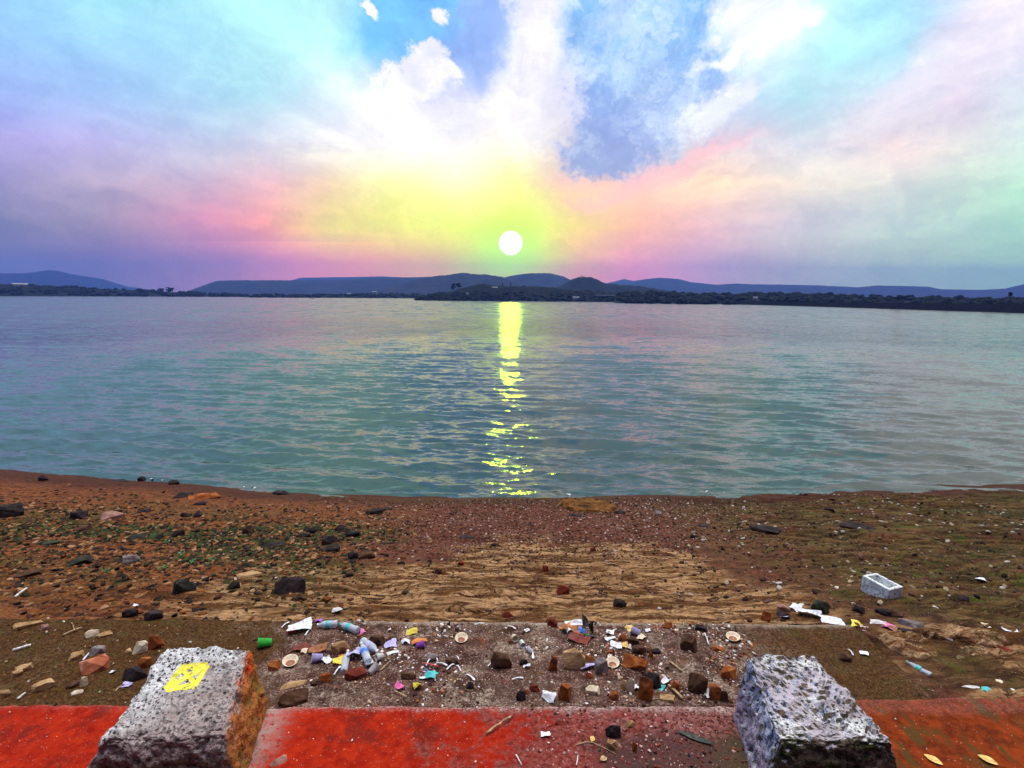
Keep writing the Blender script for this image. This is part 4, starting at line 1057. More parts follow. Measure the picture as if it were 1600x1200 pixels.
# ------------------------------------------------------------------ litter
def simple(name, c, rough=.5, var=.12, **k):
    m_, t = newmat(name); P = obj_co(t); n_ = t.noise(P, 40, 4, .7)
    lo = tuple(v * (1 - var * 2) for v in c); hi_ = tuple(min(1, v * (1 + var)) for v in c)
    c = t.mix(t.rng(n_, .3, .7), lo, hi_); rnd = t.node('ShaderNodeObjectInfo', None, 'Random')
    dirt = t.noise(t.v('ADD', P, t.comb(t.mul(rnd, 31.0), 0, t.mul(rnd, 17.0))), 22, 5, .7)
    c = t.mix(t.rng(dirt, .52, .66, 0, .75), c, tuple(v * .35 + .05 * q for v, q in zip(lo, (2.2, 1.3, .9))))
    finish(t, c, rough, n_, .3, .003, **k); return m_
PL = {
 'white': simple('white_plastic', (.82, .82, .84), .4), 'offwhite': simple('dirty_white_paper', (.70, .66, .62), .8),
 'cream': simple('cream_leaf_paper', (.80, .66, .45), .7), 'stain_shade': simple('brown_stain_shadow', (.34, .11, .04), .5),
 'green': simple('bright_green_plastic', (.03, .55, .05), .35), 'yellow': simple('yellow_wrapper', (.78, .62, .03), .4),
 'orangew': simple('orange_wrapper', (.75, .22, .02), .4), 'teal': simple('teal_film', (.06, .52, .50), .4),
 'pink': simple('pink_film', (.80, .14, .40), .4), 'purple': simple('purple_plastic', (.34, .08, .48), .4),
 'black': simple('black_plastic', (.012, .011, .012), .45), 'blue': simple('blue_film', (.06, .22, .74), .35),
 'leaf': simple('dry_brown_leaf', (.34, .12, .035), .85, .3), 'redbrown': simple('red_brown_leaf', (.22, .035, .02), .85, .3),
 'straw': simple('dry_stick', (.52, .34, .16), .85, .25), 'redpl': simple('red_film', (.70, .03, .04), .4),
 'lilac': simple('lilac_film', (.50, .46, .78), .35), 'yleaf': simple('yellow_leaf', (.78, .52, .14), .7, .2), 'darkleaf': simple('dark_green_leaf', (.012, .030, .022), .7, .3),
}
mc_, t = newmat('clear_bottle_plastic')
lw = t.node('ShaderNodeLayerWeight', {'Blend': .5}, 1); n_ = t.noise(obj_co(t), 60, 3, .6)
finish(t, t.mix(t.rng(lw, .1, .9), (.62, .68, .78), (.92, .94, .98)), .16, n_, .5, .006, Transmission_Weight=.45, IOR=1.3)
PL['clear'] = mc_
def lathe(prof, seg=20, squash=1.0):
    V = []; F = []; n = len(prof)
    for (x_, r_) in prof:
        for i in range(seg):
            a = i / seg * 6.2832; V.append((x_, math.cos(a) * r_, math.sin(a) * r_ * squash))
    for j in range(n - 1):
        for i in range(seg): F.append((j * seg + i, j * seg + (i + 1) % seg, (j + 1) * seg + (i + 1) % seg, (j + 1) * seg + i))
    return V, F
def px_dir(a, b):
    A, B = hit(*a), hit(*b); return A, B
def bottle(neck, base, thick_px, labelcol, label, cap='white', lift=0.0, dent=0):
    A, B = px_dir(neck, base); L = (B - A).length; mid_ = (A + B) / 2; u = axial(mid_) / FPX; r_ = min(thick_px * u / 2, L * .2)
    root = empty('water_bottle', (mid_.x, mid_.y, mid_.z + r_ * .92 + lift), (0, R(3), math.atan2(B.y - A.y, B.x - A.x)))
    tag(root, label, 'bottle', 'plastic bottles on the terrace')
    prof = [(-.47, 0), (-.47, .34), (-.40, .34), (-.385, .42), (-.37, .36), (-.30, .62), (-.20, .94), (-.17, 1), (-.15, .93), (-.12, 1), (.10, 1), (.13, .92), (.16, 1), (.20, .93), (.24, 1), (.28, .93), (.32, 1), (.44, 1), (.475, .9), (.48, .5), (.45, .2), (.44, 0)]
    V, F = lathe([(x_ * L, q * r_) for x_, q in prof], 22, .92)
    V = [(x_, y_, z_ + dent * r_ * .5 * math.exp(-(x_ / (.2 * L)) ** 2) * (z_ > 0) * -1 + .05 * r_ * math.sin(x_ * 80 + y_ * 60)) for x_, y_, z_ in V]
    mk('bottle_body', V, F, PL['clear'], root)
    V, F = lathe([(-.505 * L, 0), (-.505 * L, .40 * r_), (-.43 * L, .42 * r_), (-.43 * L, .30 * r_)], 16); mk('cap', V, F, PL[cap], root, False)
    if labelcol:
        V, F = lathe([(-.10 * L, 1.03 * r_), (-.09 * L, 1.05 * r_), (.085 * L, 1.05 * r_), (.095 * L, 1.03 * r_)], 22, .93); mk('label_band', V, F, PL[labelcol], root)
    return root
bottle((496,984), (528,979), 12, 'teal', 'clear water bottle with teal label, left of two end to end at the back', 'white')
bottle((531,982), (560,990), 12, 'teal', 'clear water bottle with teal label, right of two end to end at the back', 'teal')
bottle((591,1026), (566,1006), 13, 'lilac', 'clear bottle lying slantwise at the back of the bottle heap', 'white')
bottle((565,1017), (576,1044), 12, 'blue', 'bottle with blue label on top of the bottle heap', 'white', .03)
bottle((544,1024), (537,1056), 11, None, 'unlabelled milky bottle at the left of the bottle heap', 'white')
bottle((1416,1037), (1455,1061), 9, 'teal', 'dirty flattened bottle with teal label in the gap right of the terrace', 'teal', 0, .8)
def bowl(px, py, wpx, yaw, tip, label, name='paper_bowl'):
    p = hit(px, py); u = axial(p) / FPX; r_ = wpx * u / 2
    prof = [(0, .0), (.0, .58), (.30, .86), (.40, 1.0), (.43, 1.0), (.34, .84), (.06, .55), (.05, 0)]
    V, F = lathe([(z_ * r_ * 1.1, q * r_) for z_, q in prof], 26)
    V = [(y_, z_, x_) for x_, y_, z_ in V]
    root = empty(name, (p.x, p.y, p.z + r_ * .10), (R(tip), 0, R(yaw))); tag(root, label, 'bowl', 'paper bowls on the terrace')
    mk('shell', V, F, PL['cream'], root)
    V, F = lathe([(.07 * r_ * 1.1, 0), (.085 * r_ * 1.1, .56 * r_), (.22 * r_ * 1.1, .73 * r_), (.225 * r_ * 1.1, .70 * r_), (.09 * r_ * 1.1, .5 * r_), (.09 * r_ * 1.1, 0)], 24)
    mk('stain_and_shadow', [(y_ * .8, z_ * .62 - .24 * r_, x_ + .03 * r_) for x_, y_, z_ in V], F, PL['stain_shade'], root)  # reddish mark and the bowl's inner shadow painted as one brown crescent
bowl(454, 1038, 24, 20, 14, 'cream paper bowl with brown shadow mark near the left block')
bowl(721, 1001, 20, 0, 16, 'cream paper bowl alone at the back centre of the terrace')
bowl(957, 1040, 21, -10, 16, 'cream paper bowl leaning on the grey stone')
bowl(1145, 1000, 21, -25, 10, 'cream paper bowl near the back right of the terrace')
def cup(px, py, wpx, lpx, yaw, matk, label, lie=True, inside='white', name='disposable_cup'):
    p = hit(px, py); u = axial(p) / FPX; r_ = wpx * u / 2; L = lpx * u
    prof = [(0, 0), (0, .72), (1, 1.0), (1.0, 1.05), (.985, 1.05), (.97, .96), (.05, .68), (.05, 0)]
    V, F = lathe([(x_ * L - L / 2, q * r_) for x_, q in prof], 18, .95)
    root = empty(name, (p.x, p.y, p.z + r_ * .95 if lie else p.z + L / 2), (0, R(-8) if lie else R(-90), R(yaw))); tag(root, label, 'cup', 'throwaway cups on the terrace')
    mk('cup_wall', V, F, PL[matk], root)
    V, F = lathe([(-.40 * L, 0), (-.40 * L, .68 * r_), (-.36 * L, .69 * r_), (-.36 * L, 0)], 16); mk('cup_bottom', V, F, PL[inside], root)
cup(414, 1011, 15, 20, 200, 'green', 'bright green plastic cup at the corner of the left block', True, 'green')
cup(496, 1035, 14, 16, 200, 'lilac', 'crushed lilac white cup left of the yellow and red wrapper')
cup(583, 1052, 13, 16, 60, 'offwhite', 'dirty white cup lying in front of the bottle heap')
cup(657, 1014, 11, 13, 10, 'purple', 'purple plastic cup behind the spoons')
cup(816, 1011, 9, 15, -80, 'white', 'white cup with red brown inside lying mouth towards the step', True, 'stain_shade')
cup(804, 1001, 11, 9, -70, 'cream', 'small cream cup left of the white cup with brown inside', True, 'cream')
cup(889, 992, 10, 13, -75, 'white', 'white cup resting on the brown leaf plates')
cup(993, 992, 12, 14, 160, 'lilac', 'crushed lilac grey cup right of the yellow peel')
cup(828, 1022, 9, 10, 130, 'white', 'small crushed white cup behind a spoon')
cup(593, 1031, 11, 12, 220, 'offwhite', 'dirty cup at the right end of the bottle heap')
def crumple(px, py, wpx, dpx, hpx, matk, label, cat='wrapper', name='plastic_wrapper', yaw=0, seed=0, amp=1.0, fold=None, part=None):
    """a folded sheet: grid bent by creases, with thickness"""
    p = hit(px, py); u = axial(p) / FPX; e = abs(ray(px, py).z)
    w_ = wpx * u * .88; d_ = dpx * u / e * .72; h_ = hpx * u * 1.15; n = 15; rg = np.random.RandomState(seed + int(px))
    xs_, ys_ = np.meshgrid(np.linspace(-.5, .5, n), np.linspace(-.5, .5, n))
    z = np.zeros_like(xs_)
    for k in range(7):
        a = rg.rand() * 6.28; o = rg.uniform(-.3, .3); z += np.abs((math.cos(a) * xs_ + math.sin(a) * ys_ - o)) * rg.uniform(-1, 1)
    z = (z - z.min()) / (z.max() - z.min() + 1e-6)
    rim = .75 + .5 * fbm(xs_ * 3 + px, ys_ * 3 + py, 5, 3)
    rx = xs_ * w_ * rim; ry = ys_ * d_ * (.75 + .5 * fbm(xs_ * 3 + py, ys_ * 3 - px, 6, 3))
    z = z * h_ * amp + .004
    V = np.stack([rx.ravel(), ry.ravel(), z.ravel()], 1); F = grid_faces(n, n)
    o = np_mesh(name, V, F, PL[matk], None, False)
    md = o.modifiers.new('thickness', 'SOLIDIFY'); md.thickness = .002
    l = math.hypot(p.x, p.y); o.location = (p.x + p.x / l * d_ * .3, p.y + p.y / l * d_ * .3, S(p.x, p.y + d_ * .3)); o.rotation_euler = (0, 0, R(yaw))
    tag(o, label, cat); return o
PL_LIST = [
 (468,988,40,20,8,'white','crumpled white plastic pouch at the back left of the terrace','plastic bag','plastic_bag',20),
 (455,991,14,8,3,'redpl','red corner piece of film beside the white pouch','wrapper','plastic_wrapper',30),
 (553,1033,22,18,13,'lilac','crumpled clear film in the middle of the bottle heap','plastic bag','plastic_bag',10),
 (511,1036,16,10,5,'white','torn white plastic between the crushed cup and the yellow red wrapper','wrapper','plastic_wrapper',-30),
 (530,1039,20,10,6,'yellow','yellow snack wrapper with red patch at the left of the bottle heap','wrapper','plastic_wrapper',20),
 (534,1031,10,6,4,'orangew','red orange wrapper piece on the yellow snack wrapper','wrapper','plastic_wrapper',0),
 (579,1045,16,12,9,'white','crumpled white paper in front of the blue labelled bottle','paper','crumpled_paper',40),
 (643,993,20,10,6,'yellow','bright yellow packet at the back centre left','packet','paper_packet',10),
 (643,988,12,4,3,'black','dark sleeve lying on the bright yellow packet','packet','paper_packet',10),
 (655,1007,26,8,7,'orangew','long orange leaf like wrapper below the bright yellow packet','wrapper','plastic_wrapper',25),
 (610,1013,22,12,6,'lilac','crumpled lilac white film behind the purple cup to its left','wrapper','plastic_wrapper',15),
 (634,1008,15,9,6,'white','white torn paper left of the long orange wrapper','paper','crumpled_paper',10),
 (614,1024,22,5,3,'white','folded strip of white plastic right of the bottle heap','wrapper','plastic_wrapper',25),
 (673,1064,15,16,8,'teal','teal and blue wrapper standing among the spoons','wrapper','plastic_wrapper',70),
 (670,1055,8,6,7,'blue','blue scrap on top of the teal wrapper','wrapper','plastic_wrapper',70),
 (624,1078,14,9,7,'pink','pink packet near the front centre left','packet','paper_packet',-20),
 (653,1078,15,10,9,'yellow','yellow green packet right of the pink packet','packet','paper_packet',20),
 (660,1063,10,5,2,'white','white scrap left of the teal wrapper','paper','crumpled_paper',0),
 (498,1020,34,14,7,'leaf','torn brown leaf plate left of the tan angular stone','leaf plate','leaf_plate',15),
 (472,1018,26,12,6,'redbrown','red brown crumpled leaf plate behind the first bowl','leaf plate','leaf_plate',-10),
 (478,1014,9,6,5,'offwhite','dirty white scrap on the red brown leaf plate','paper','crumpled_paper',60),
 (476,1022,10,7,5,'cream','cream scrap between the two leaf plates','paper','crumpled_paper',0),
 (498,974,14,6,4,'purple','purple scrap of film behind the bottles','wrapper','plastic_wrapper',0),
 (527,958,16,8,5,'offwhite','pale crumpled bag on the rock just behind the bottles','plastic bag','plastic_bag',0),
 (567,993,9,7,5,'pink','pink and white cap like scrap right of the bottles','wrapper','plastic_wrapper',0),
 (895,992,40,18,9,'leaf','heap of brown leaf plates at the back right of centre','leaf plate','leaf_plate',-15),
 (905,1004,36,16,6,'redbrown','dark red leaf plate below the heap of brown ones','leaf plate','leaf_plate',-20),
 (884,985,20,8,7,'orangew','orange leaf plate on top of the heap','leaf plate','leaf_plate',15),
 (908,992,12,9,6,'blue','blue and white packet on the leaf plate heap','packet','paper_packet',-20),
 (896,978,32,7,5,'white','white torn film behind the leaf plate heap','wrapper','plastic_wrapper',-10),
 (918,995,16,12,26,'black','black plastic sheet standing up at the back edge','wrapper','plastic_wrapper',80),
 (922,998,18,8,5,'black','black plastic lying at the foot of the standing sheet','wrapper','plastic_wrapper',0),
 (953,993,14,10,4,'white','flat white card right of the black plastic','card','paper_card',-15),
 (963,1012,20,9,5,'white','white torn foam plate left of the brown rocks','paper','crumpled_paper',-20),
 (953,1001,18,6,4,'white','white film strip above the torn foam plate','wrapper','plastic_wrapper',10),
 (976,1012,12,7,4,'yleaf','yellowish scrap at the right of the torn foam plate','paper','crumpled_paper',0),
 (917,1047,30,9,7,'lilac','crumpled silver foil at the foot of the tall tan rock','foil','crumpled_foil',20),
 (858,1098,17,18,10,'white','crumpled white bag at the front edge of the terrace','plastic bag','plastic_bag',60),
 (985,986,17,10,5,'yleaf','curled yellow peel at the back edge','peel','fruit_peel',20),
 (1012,989,9,5,3,'white','small white card right of the yellow peel','card','paper_card',0),
 (1002,1001,12,10,4,'cream','cream scrap behind the stacked brown rocks','paper','crumpled_paper',-40),
 (1033,1078,12,8,5,'teal','pale teal scrap by the leaning rust slab','wrapper','plastic_wrapper',30),
 (1040,1072,12,11,7,'white','white shard shaped scrap right of the dark rock with yellowish top','shard','plastic_shard',-40),
 (1104,1090,7,14,6,'white','thin white sliver between two rocks at the front right','shard','plastic_shard',-15),
 (994,1080,8,9,5,'white','small white scrap right of the upright yellow sliver','paper','crumpled_paper',-20),
 (823,988,7,6,3,'white','small white square right of a spoon at the back','card','paper_card',30),
 (823,1046,6,9,5,'white','small white upright scrap near the big dark rock','paper','crumpled_paper',80),
 (852,1154,17,11,4,'white','torn white paper on the red step','paper','crumpled_paper',0),
 (198,1074,16,9,2,'lilac','pale blue flat scrap beside the left block','scrap','flat_scrap',0),
 (176,1052,7,5,2,'white','white bit right of the brick chunk','paper','crumpled_paper',0),
 (160,1028,10,4,2,'pink','pink scrap between grey stone and brick chunk','wrapper','plastic_wrapper',20),
 (211,951,9,6,4,'white','white scrap on the black block shaped stone','paper','crumpled_paper',0),
 (1244,955,18,12,6,'white','torn white plastic, left of three pieces behind the terrace','plastic bag','plastic_bag',-40),
 (1264,965,36,9,7,'white','long torn plastic strip, middle of three pieces behind the terrace','plastic bag','plastic_bag',-25),
 (1298,974,36,14,4,'white','white plastic sheet, right of three pieces behind the terrace','plastic bag','plastic_bag',-10),
 (1225,968,14,5,3,'lilac','lilac scrap left of the torn plastic','wrapper','plastic_wrapper',0),
 (1338,981,18,9,5,'yellow','yellow wrapper at the terrace back corner','wrapper','plastic_wrapper',-30),
 (1372,980,24,10,6,'offwhite','whitish crumpled wrapper behind the terrace corner','wrapper','plastic_wrapper',-30),
 (1388,986,22,10,6,'pink','pink wrapper right of the whitish crumpled one','wrapper','plastic_wrapper',-35),
 (1358,990,26,7,3,'white','white strip below the whitish crumpled wrapper','wrapper','plastic_wrapper',-25),
 (1350,1024,13,6,2,'white','white scrap on the terrace behind the right block','paper','crumpled_paper',-20),
 (1457,1082,14,7,2,'white','white scrap, left of those along the red step edge','paper','crumpled_paper',-30),
 (1515,1079,30,10,4,'offwhite','dirty white torn plastic along the right red step edge','plastic bag','plastic_bag',-25),
 (1541,1083,14,9,4,'teal','pale teal scrap along the right red step edge','wrapper','plastic_wrapper',-40),
 (1588,1083,13,8,3,'white','white scrap near the right edge of the view by the red step','paper','crumpled_paper',-20),
 (1566,1074,18,10,4,'cream','cream scrap of board above the right red step','card','paper_card',-40),
 (1576,990,22,9,3,'white','white flattened cup at the far right above the rock shelf','paper','crumpled_paper',-10),
 (1540,984,12,6,3,'cream','cream scrap left of the white flattened cup','paper','crumpled_paper',-10),
 (1532,908,14,5,3,'white','white scrap on the far right beach','paper','crumpled_paper',-20),
 (1462,1035,12,5,2,'white','small white scrap on the pinkish rock shelf','paper','crumpled_paper',-20),
 (290,1104,0,0,0,None,'','','',0),
]
for i, r_ in enumerate(PL_LIST):
    if r_[5]: crumple(r_[0], r_[1], r_[2], r_[3], r_[4], r_[5], r_[6], r_[7], r_[8], r_[9], seed=i)
def tube(name, pts, r0, r1, mat, parent=None, seg=7):
    pts = [Vector(p) for p in pts]; V = []; F = []
    for i, p in enumerate(pts):
        t_ = (pts[min(i + 1, len(pts) - 1)] - pts[max(i - 1, 0)]).normalized(); a = t_.orthogonal().normalized(); b = t_.cross(a)
        r_ = r0 + (r1 - r0) * i / (len(pts) - 1)
        for k in range(seg): q = k / seg * 6.2832; V.append(p + (a * math.cos(q) + b * math.sin(q)) * r_)
    for i in range(len(pts) - 1):
        for k in range(seg): F.append((i * seg + k, i * seg + (k + 1) % seg, (i + 1) * seg + (k + 1) % seg, (i + 1) * seg + k))
    F.append(tuple(range(seg))[::-1]); F.append(tuple((len(pts) - 1) * seg + k for k in range(seg)))
    return mk(name, V, F, mat, parent)
def spoon(a, b, label, matk='white'):
    """handle end a, bowl end b (photo pixels)"""
    A, B = hit(*a), hit(*b); L = (B - A).length; n = 16; V = []; F = []
    for i in range(n):
        s_ = i / (n - 1)
        hw = (.010 + .004 * (s_ < .1)) if s_ < .66 else .010 + .016 * math.sin(min(1, (s_ - .66) / .34 * .9 + .05) * math.pi) ** .7
        hw *= L / .14; cup_ = -.004 * (s_ > .7); z = .009 + .010 * math.sin(s_ * 3.1)
        for j in range(5):
            q = j / 4 * 2 - 1; V.append((s_ * L - L / 2, q * hw * .55, z + cup_ * (1 - q * q) + .002 * (1 - abs(q))))
    for i in range(n - 1):
        for j in range(4): k = i * 5 + j; F.append((k, k + 1, k + 6, k + 5))
    o = mk('plastic_spoon', V, F, PL[matk]); md = o.modifiers.new('thickness', 'SOLIDIFY'); md.thickness = .004
    m = (A + B) / 2; o.location = (m.x, m.y, m.z); o.rotation_euler = (0, 0, math.atan2(B.y - A.y, B.x - A.x)); tag(o, label, 'spoon', 'throwaway spoons on the terrace')
for a, b, lb in [
 ((522,1057),(533,1043),'white spoon left of the milky bottle'), ((742,979),(756,977),'white spoon at the back behind a bowl'),
 ((666,1043),(673,1031),'white spoon leaning on the pale grey stone, left side'), ((684,1036),(680,1027),'white spoon leaning on the pale grey stone, right side'),
 ((683,1039),(699,1042),'white spoon lying below the pale grey stone'), ((698,1049),(710,1040),'white spoon crossing below the round brown stone'),
 ((720,1052),(714,1042),'white spoon below and right of the round brown stone'), ((729,1056),(742,1066),'white spoon on the dark maroon stone'),
 ((762,1045),(773,1036),'white spoon in front of the big dark rock'), ((800,1064),(818,1062),'white spoon alone in the centre of the terrace'),
 ((832,1018),(833,1031),'white spoon below the small crushed cup'), ((793,981),(806,985),'white spoon at the back left of the small cream cup'),
 ((1325,1017),(1333,1027),'white spoon beside the brown stone behind the right block'), ((699,1030),(696,1025),'short white spoon left of the round brown stone'),
 ((717,1034),(713,1027),'short white spoon right of the round brown stone'), ((440,984),(452,974),'white spoon left of the white pouch'),
 ((477,995),(486,984),'white spoon right of the white pouch'), ((680,1067),(679,1056),'white spoon right of the teal wrapper'),
 ]: spoon(a, b, lb)
def stick(a, b, wpx, matk, label, bend=.03, name='stick', cat='stick', lift=.006):
    A, B = hit(*a), hit(*b); u = axial(A) / FPX; n = 9; rg = np.random.RandomState(int(a[0] * 7 + b[1])); L = (B - A).length
    pts = []
    for i in range(n):
        p = A.lerp(B, i / (n - 1)); s_ = math.sin(i / (n - 1) * 3.14)
        pts.append(p + Vector((rg.normal(0, bend * .2) * L, rg.normal(0, bend * .2) * L, lift + wpx * u * .5 + bend * s_ * L)))
    o = tube(name, pts, wpx * u * .5, wpx * u * .38, PL[matk]); tag(o, label, cat); return o
stick((760,1150),(801,1121),4,'straw','pale tan stick lying on the red step at centre')
stick((1045,1076),(1066,1095),5,'straw','tan stick leaning among rocks at the front right')
stick((20,1019),(49,1011),4,'white','white plastic stick on the left terrace',.01,'plastic_stick')
stick((130,1034),(140,1023),3,'white','short white stick behind the brick chunk',.01,'plastic_stick')
stick((28,1096),(40,1086),4,'offwhite','whitish stick by the red step at far left',.01,'plastic_stick')
stick((180,1084),(190,1075),2,'straw','thin stalk ending at the pale blue scrap')
stick((98,995),(128,984),3,'straw','dry broken twig on the back of the left terrace',.04,'twig')
stick((112,976),(118,988),2,'straw','short upright twig stub on the left terrace',.05,'twig')
stick((24,936),(42,923),4,'offwhite','whitish stick on the far left stones',.02)
stick((1101,993),(1107,1010),2.5,'offwhite','thin white stalk on the back right of the terrace',.03,'plastic_stick')
stick((1046,1038),(1066,1053),3,'straw','pale straw stick at centre right of the terrace',.02)
stick((617,1082),(635,1093),2.5,'straw','thin brown stick near the front centre left',.02)
stick((594,1050),(607,1039),2,'straw','thin straw right of the bottle heap',.02)
stick((661,1039),(685,1045),3,'redpl','red brown stick under the spoons',.02)
stick((396,1004),(408,996),2,'black','thin dark stalk touching the corner of the left block',.02)
stick((806,1184),(815,1200),2.5,'offwhite','pale twig at the bottom of the red step',.05,'twig')
stick((901,1200),(903,1186),2.5,'offwhite','pale twig standing by the red paint edge at the bottom',.05,'twig')
stick((640,985),(640,984),1,'black','',0) if False else None
# dry twig with a leaf on the red step
p = hit(925, 1166); tw = empty('dry_twig', tuple(p)); tag(tw, 'dry pale twig with a small leaf on the red step', 'twig')
q = [hit(900, 1168) - p + Vector((0, 0, .008)), hit(915, 1164) - p + Vector((0, 0, .014)), hit(926, 1164) - p + Vector((0, 0, .012)), hit(945, 1173) - p + Vector((0, 0, .010)), hit(962, 1182) - p + Vector((0, 0, .006))]
tube('stem', q, .0035, .002, PL['straw'], tw)
def leaf_mesh(name, L, W_, mat, parent=None, curl=.2):
    V = []; F = []; n = 9
    for i in range(n):
        s_ = i / (n - 1); hw = W_ / 2 * math.sin(math.pi * s_) ** .8 + .0005
        for j in (-1, 0, 1): V.append((s_ * L - L / 2, j * hw, curl * L * (s_ - .5) ** 2 + abs(j) * hw * .35 + .003))
    for i in range(n - 1):
        for j in (0, 1): k = i * 3 + j; F.append((k, k + 1, k + 4, k + 3))
    o = mk(name, V, F, mat, parent); md = o.modifiers.new('thickness', 'SOLIDIFY'); md.thickness = .0012; return o
lf = leaf_mesh('leaf', .05, .03, PL['yleaf'], tw); lf.location = hit(925, 1160) - p + Vector((0, 0, .012)); lf.rotation_euler = (.3, 0, 1.2)
def leaf(px, py, lpx, wpx, yaw, matk, label):
    p = hit(px, py); u = axial(p) / FPX; o = leaf_mesh('fallen_leaf', lpx * u, wpx * u / abs(ray(px, py).z), PL[matk]); o.location = tuple(p + Vector((0, 0, .002))); o.rotation_euler = (0, 0, R(yaw)); tag(o, label, 'leaf', 'leaves on the red step')
leaf(1458, 1190, 26, 8, -55, 'yleaf', 'yellow leaf on the right red step, nearer the right block')
leaf(1543, 1191, 26, 8, -50, 'yleaf', 'yellow leaf on the right red step, nearer the right edge')
leaf(1086, 1156, 58, 7, -30, 'darkleaf', 'long dark drooping leaf on the red step left of the right block')
leaf(943, 1190, 12, 7, 20, 'straw', 'small dry leaf at the bottom of the red step')

# ------------------------------------------------------------------ green weeds among the left stones
WEED = simple('weed_green', (.045, .20, .02), .6, .3)
def weed(px, py, wpx, label, seed):
    p = hit(px, py); u = axial(p) / FPX; rg = np.random.RandomState(seed); root = empty('weed', tuple(p)); tag(root, label, 'weed', 'green weeds among the left stones')
    V = []; F = []
    for i in range(26):
        a = rg.rand() * 6.28; r_ = rg.rand() * wpx * u * .5; L = wpx * u * rg.uniform(.12, .3); z = rg.uniform(.1, .55) * wpx * u; b = rg.rand() * 6.28
        c = Vector((math.cos(a) * r_, math.sin(a) * r_, z)); d = Vector((math.cos(b), math.sin(b), rg.uniform(-.2, .6))) * L; s_ = Vector((-math.sin(b), math.cos(b), .3)) * L * .32; k = len(V)
        V += [c - d * .5, c + s_, c + d * .5, c - s_]; F.append((k, k + 1, k + 2, k + 3))
    mk('leaves', V, F, WEED, root, False)
    V = []; F = []
    for i in range(5):
        a = rg.rand() * 6.28; c = Vector((math.cos(a), math.sin(a), 0)) * wpx * u * .3; k = len(V)
        V += [Vector((-.003, 0, 0)), Vector((.003, 0, 0)), c + Vector((.002, 0, wpx * u * .45)), c + Vector((-.002, 0, wpx * u * .45))]; F.append((k, k + 1, k + 2, k + 3))
    mk('stems', V, F, WEED, root, False)
for i, (px, py, w_, lb) in enumerate([(256,892,18,'leafy weed left of the mossy boulder'),(300,882,18,'leafy weed above the mossy boulder'),(330,880,16,'leafy weed right above the mossy boulder'),(282,870,14,'weed higher up among the green stones'),(166,896,14,'small weed farthest left in the stones'),(260,850,14,'weed just below the cube like black stone'),(365,898,10,'tiny weed left of the flat tan pink slab')]):
    weed(px, py, w_, lb, 40 + i)

# ------------------------------------------------------------------ gravel, shingle and crumbs nobody could count
def scatter(name, n, area, dens, smin, smax, palette, seed, flat=.55, zfun=None, sub=1, power=2.2):
    rg = np.random.RandomState(seed); V0, F0 = ico(sub)
    prot = []
    for k in range(10):
        v, _ = rock_verts(rg, 1, .8, flat, sub, 9, .08); prot.append(v)
    x = rg.uniform(area[0], area[1], n * 4); y = rg.uniform(area[2], area[3], n * 4)
    keep = rg.rand(len(x)) < dens(x, y); x = x[keep][:n]; y = y[keep][:n]; m = len(x)
    s_ = smin + (smax - smin) * rg.rand(m) ** power
    z = (zt(x, y) if zfun is None else zfun(x, y)); a = rg.rand(m) * 6.28; pk = rg.randint(0, 10, m)
    pal = np.array([lin(*c) if max(c) > 1 else c for c in palette]); ci = rg.randint(0, len(pal), m)
    Cc = pal[ci] * rg.uniform(.65, 1.25, (m, 1))
    P = np.array(prot)[pk] * s_[:, None, None]
    ca, sa = np.cos(a)[:, None], np.sin(a)[:, None]
    tl = rg.normal(0, .25, (m, 1))
    px_ = P[:, :, 0] * ca - P[:, :, 1] * sa; py_ = P[:, :, 0] * sa + P[:, :, 1] * ca; pz_ = P[:, :, 2] + tl * P[:, :, 0]
    V = np.stack([px_ + x[:, None], py_ + y[:, None], pz_ + (z + s_ * flat * .35)[:, None]], 2).reshape(-1, 3)
    nv = len(V0); F = (F0[None] + (np.arange(m) * nv)[:, None, None]).reshape(-1, 3)
    C_ = np.repeat(np.clip(Cc, 0, 1), nv, 0)
    return stuff(np_mesh(name, V, F, SHING, None, False, {'tint': C_}))
SHING, t = newmat('loose_stone'); P = geo_pos(t); n_ = t.noise(P, 90, 3, .7)
ac = t.node('ShaderNodeAttribute', None, 'Color', attribute_name='tint')
finish(t, t.mix(1.0, ac, t.mix(t.rng(n_, .3, .7), (.62, .6, .58), (1.2, 1.2, 1.2)), 'MULTIPLY'), .9, n_, .5, .004, Specular_IOR_Level=.08)
def tt(x, y): return (y - Y0) / (ys(x) - Y0)
DK = [(.012,.010,.010),(.022,.017,.014),(.04,.026,.018),(.016,.020,.009),(.030,.040,.012),(.12,.038,.010),(.22,.075,.018),(.28,.14,.055),(.07,.03,.018),(.36,.20,.10),(.03,.024,.02),(.025,.03,.012)]
scatter('shingle', 8500, (-9.5, -1.0, 5.0, 11.0), lambda x, y: np.clip(sstep(-1.0, -2.8, x) * np.exp(-((tt(x, y) - .38) / .26) ** 2) * (.25 + 1.1 * fbm(x * .7, y * .9, 301, 3)), 0, 1) * (tt(x, y) < .97), .009, .050, DK, 11, .30)
scatter('shingle', 2600, (-11, -.6, 5.0, 12.0), lambda x, y: .6 * (.15 + sstep(.8, .45, tt(x, y))) * sstep(-.4, -2.5, x) * (tt(x, y) < .93) * (tt(x, y) > .0), .008, .045, DK[:3] + DK[5:9], 12, .5)
GRV = [(.035,.016,.012),(.07,.034,.025),(.13,.07,.052),(.024,.014,.012),(.26,.16,.125),(.10,.034,.018),(.05,.04,.036),(.5,.38,.32)]
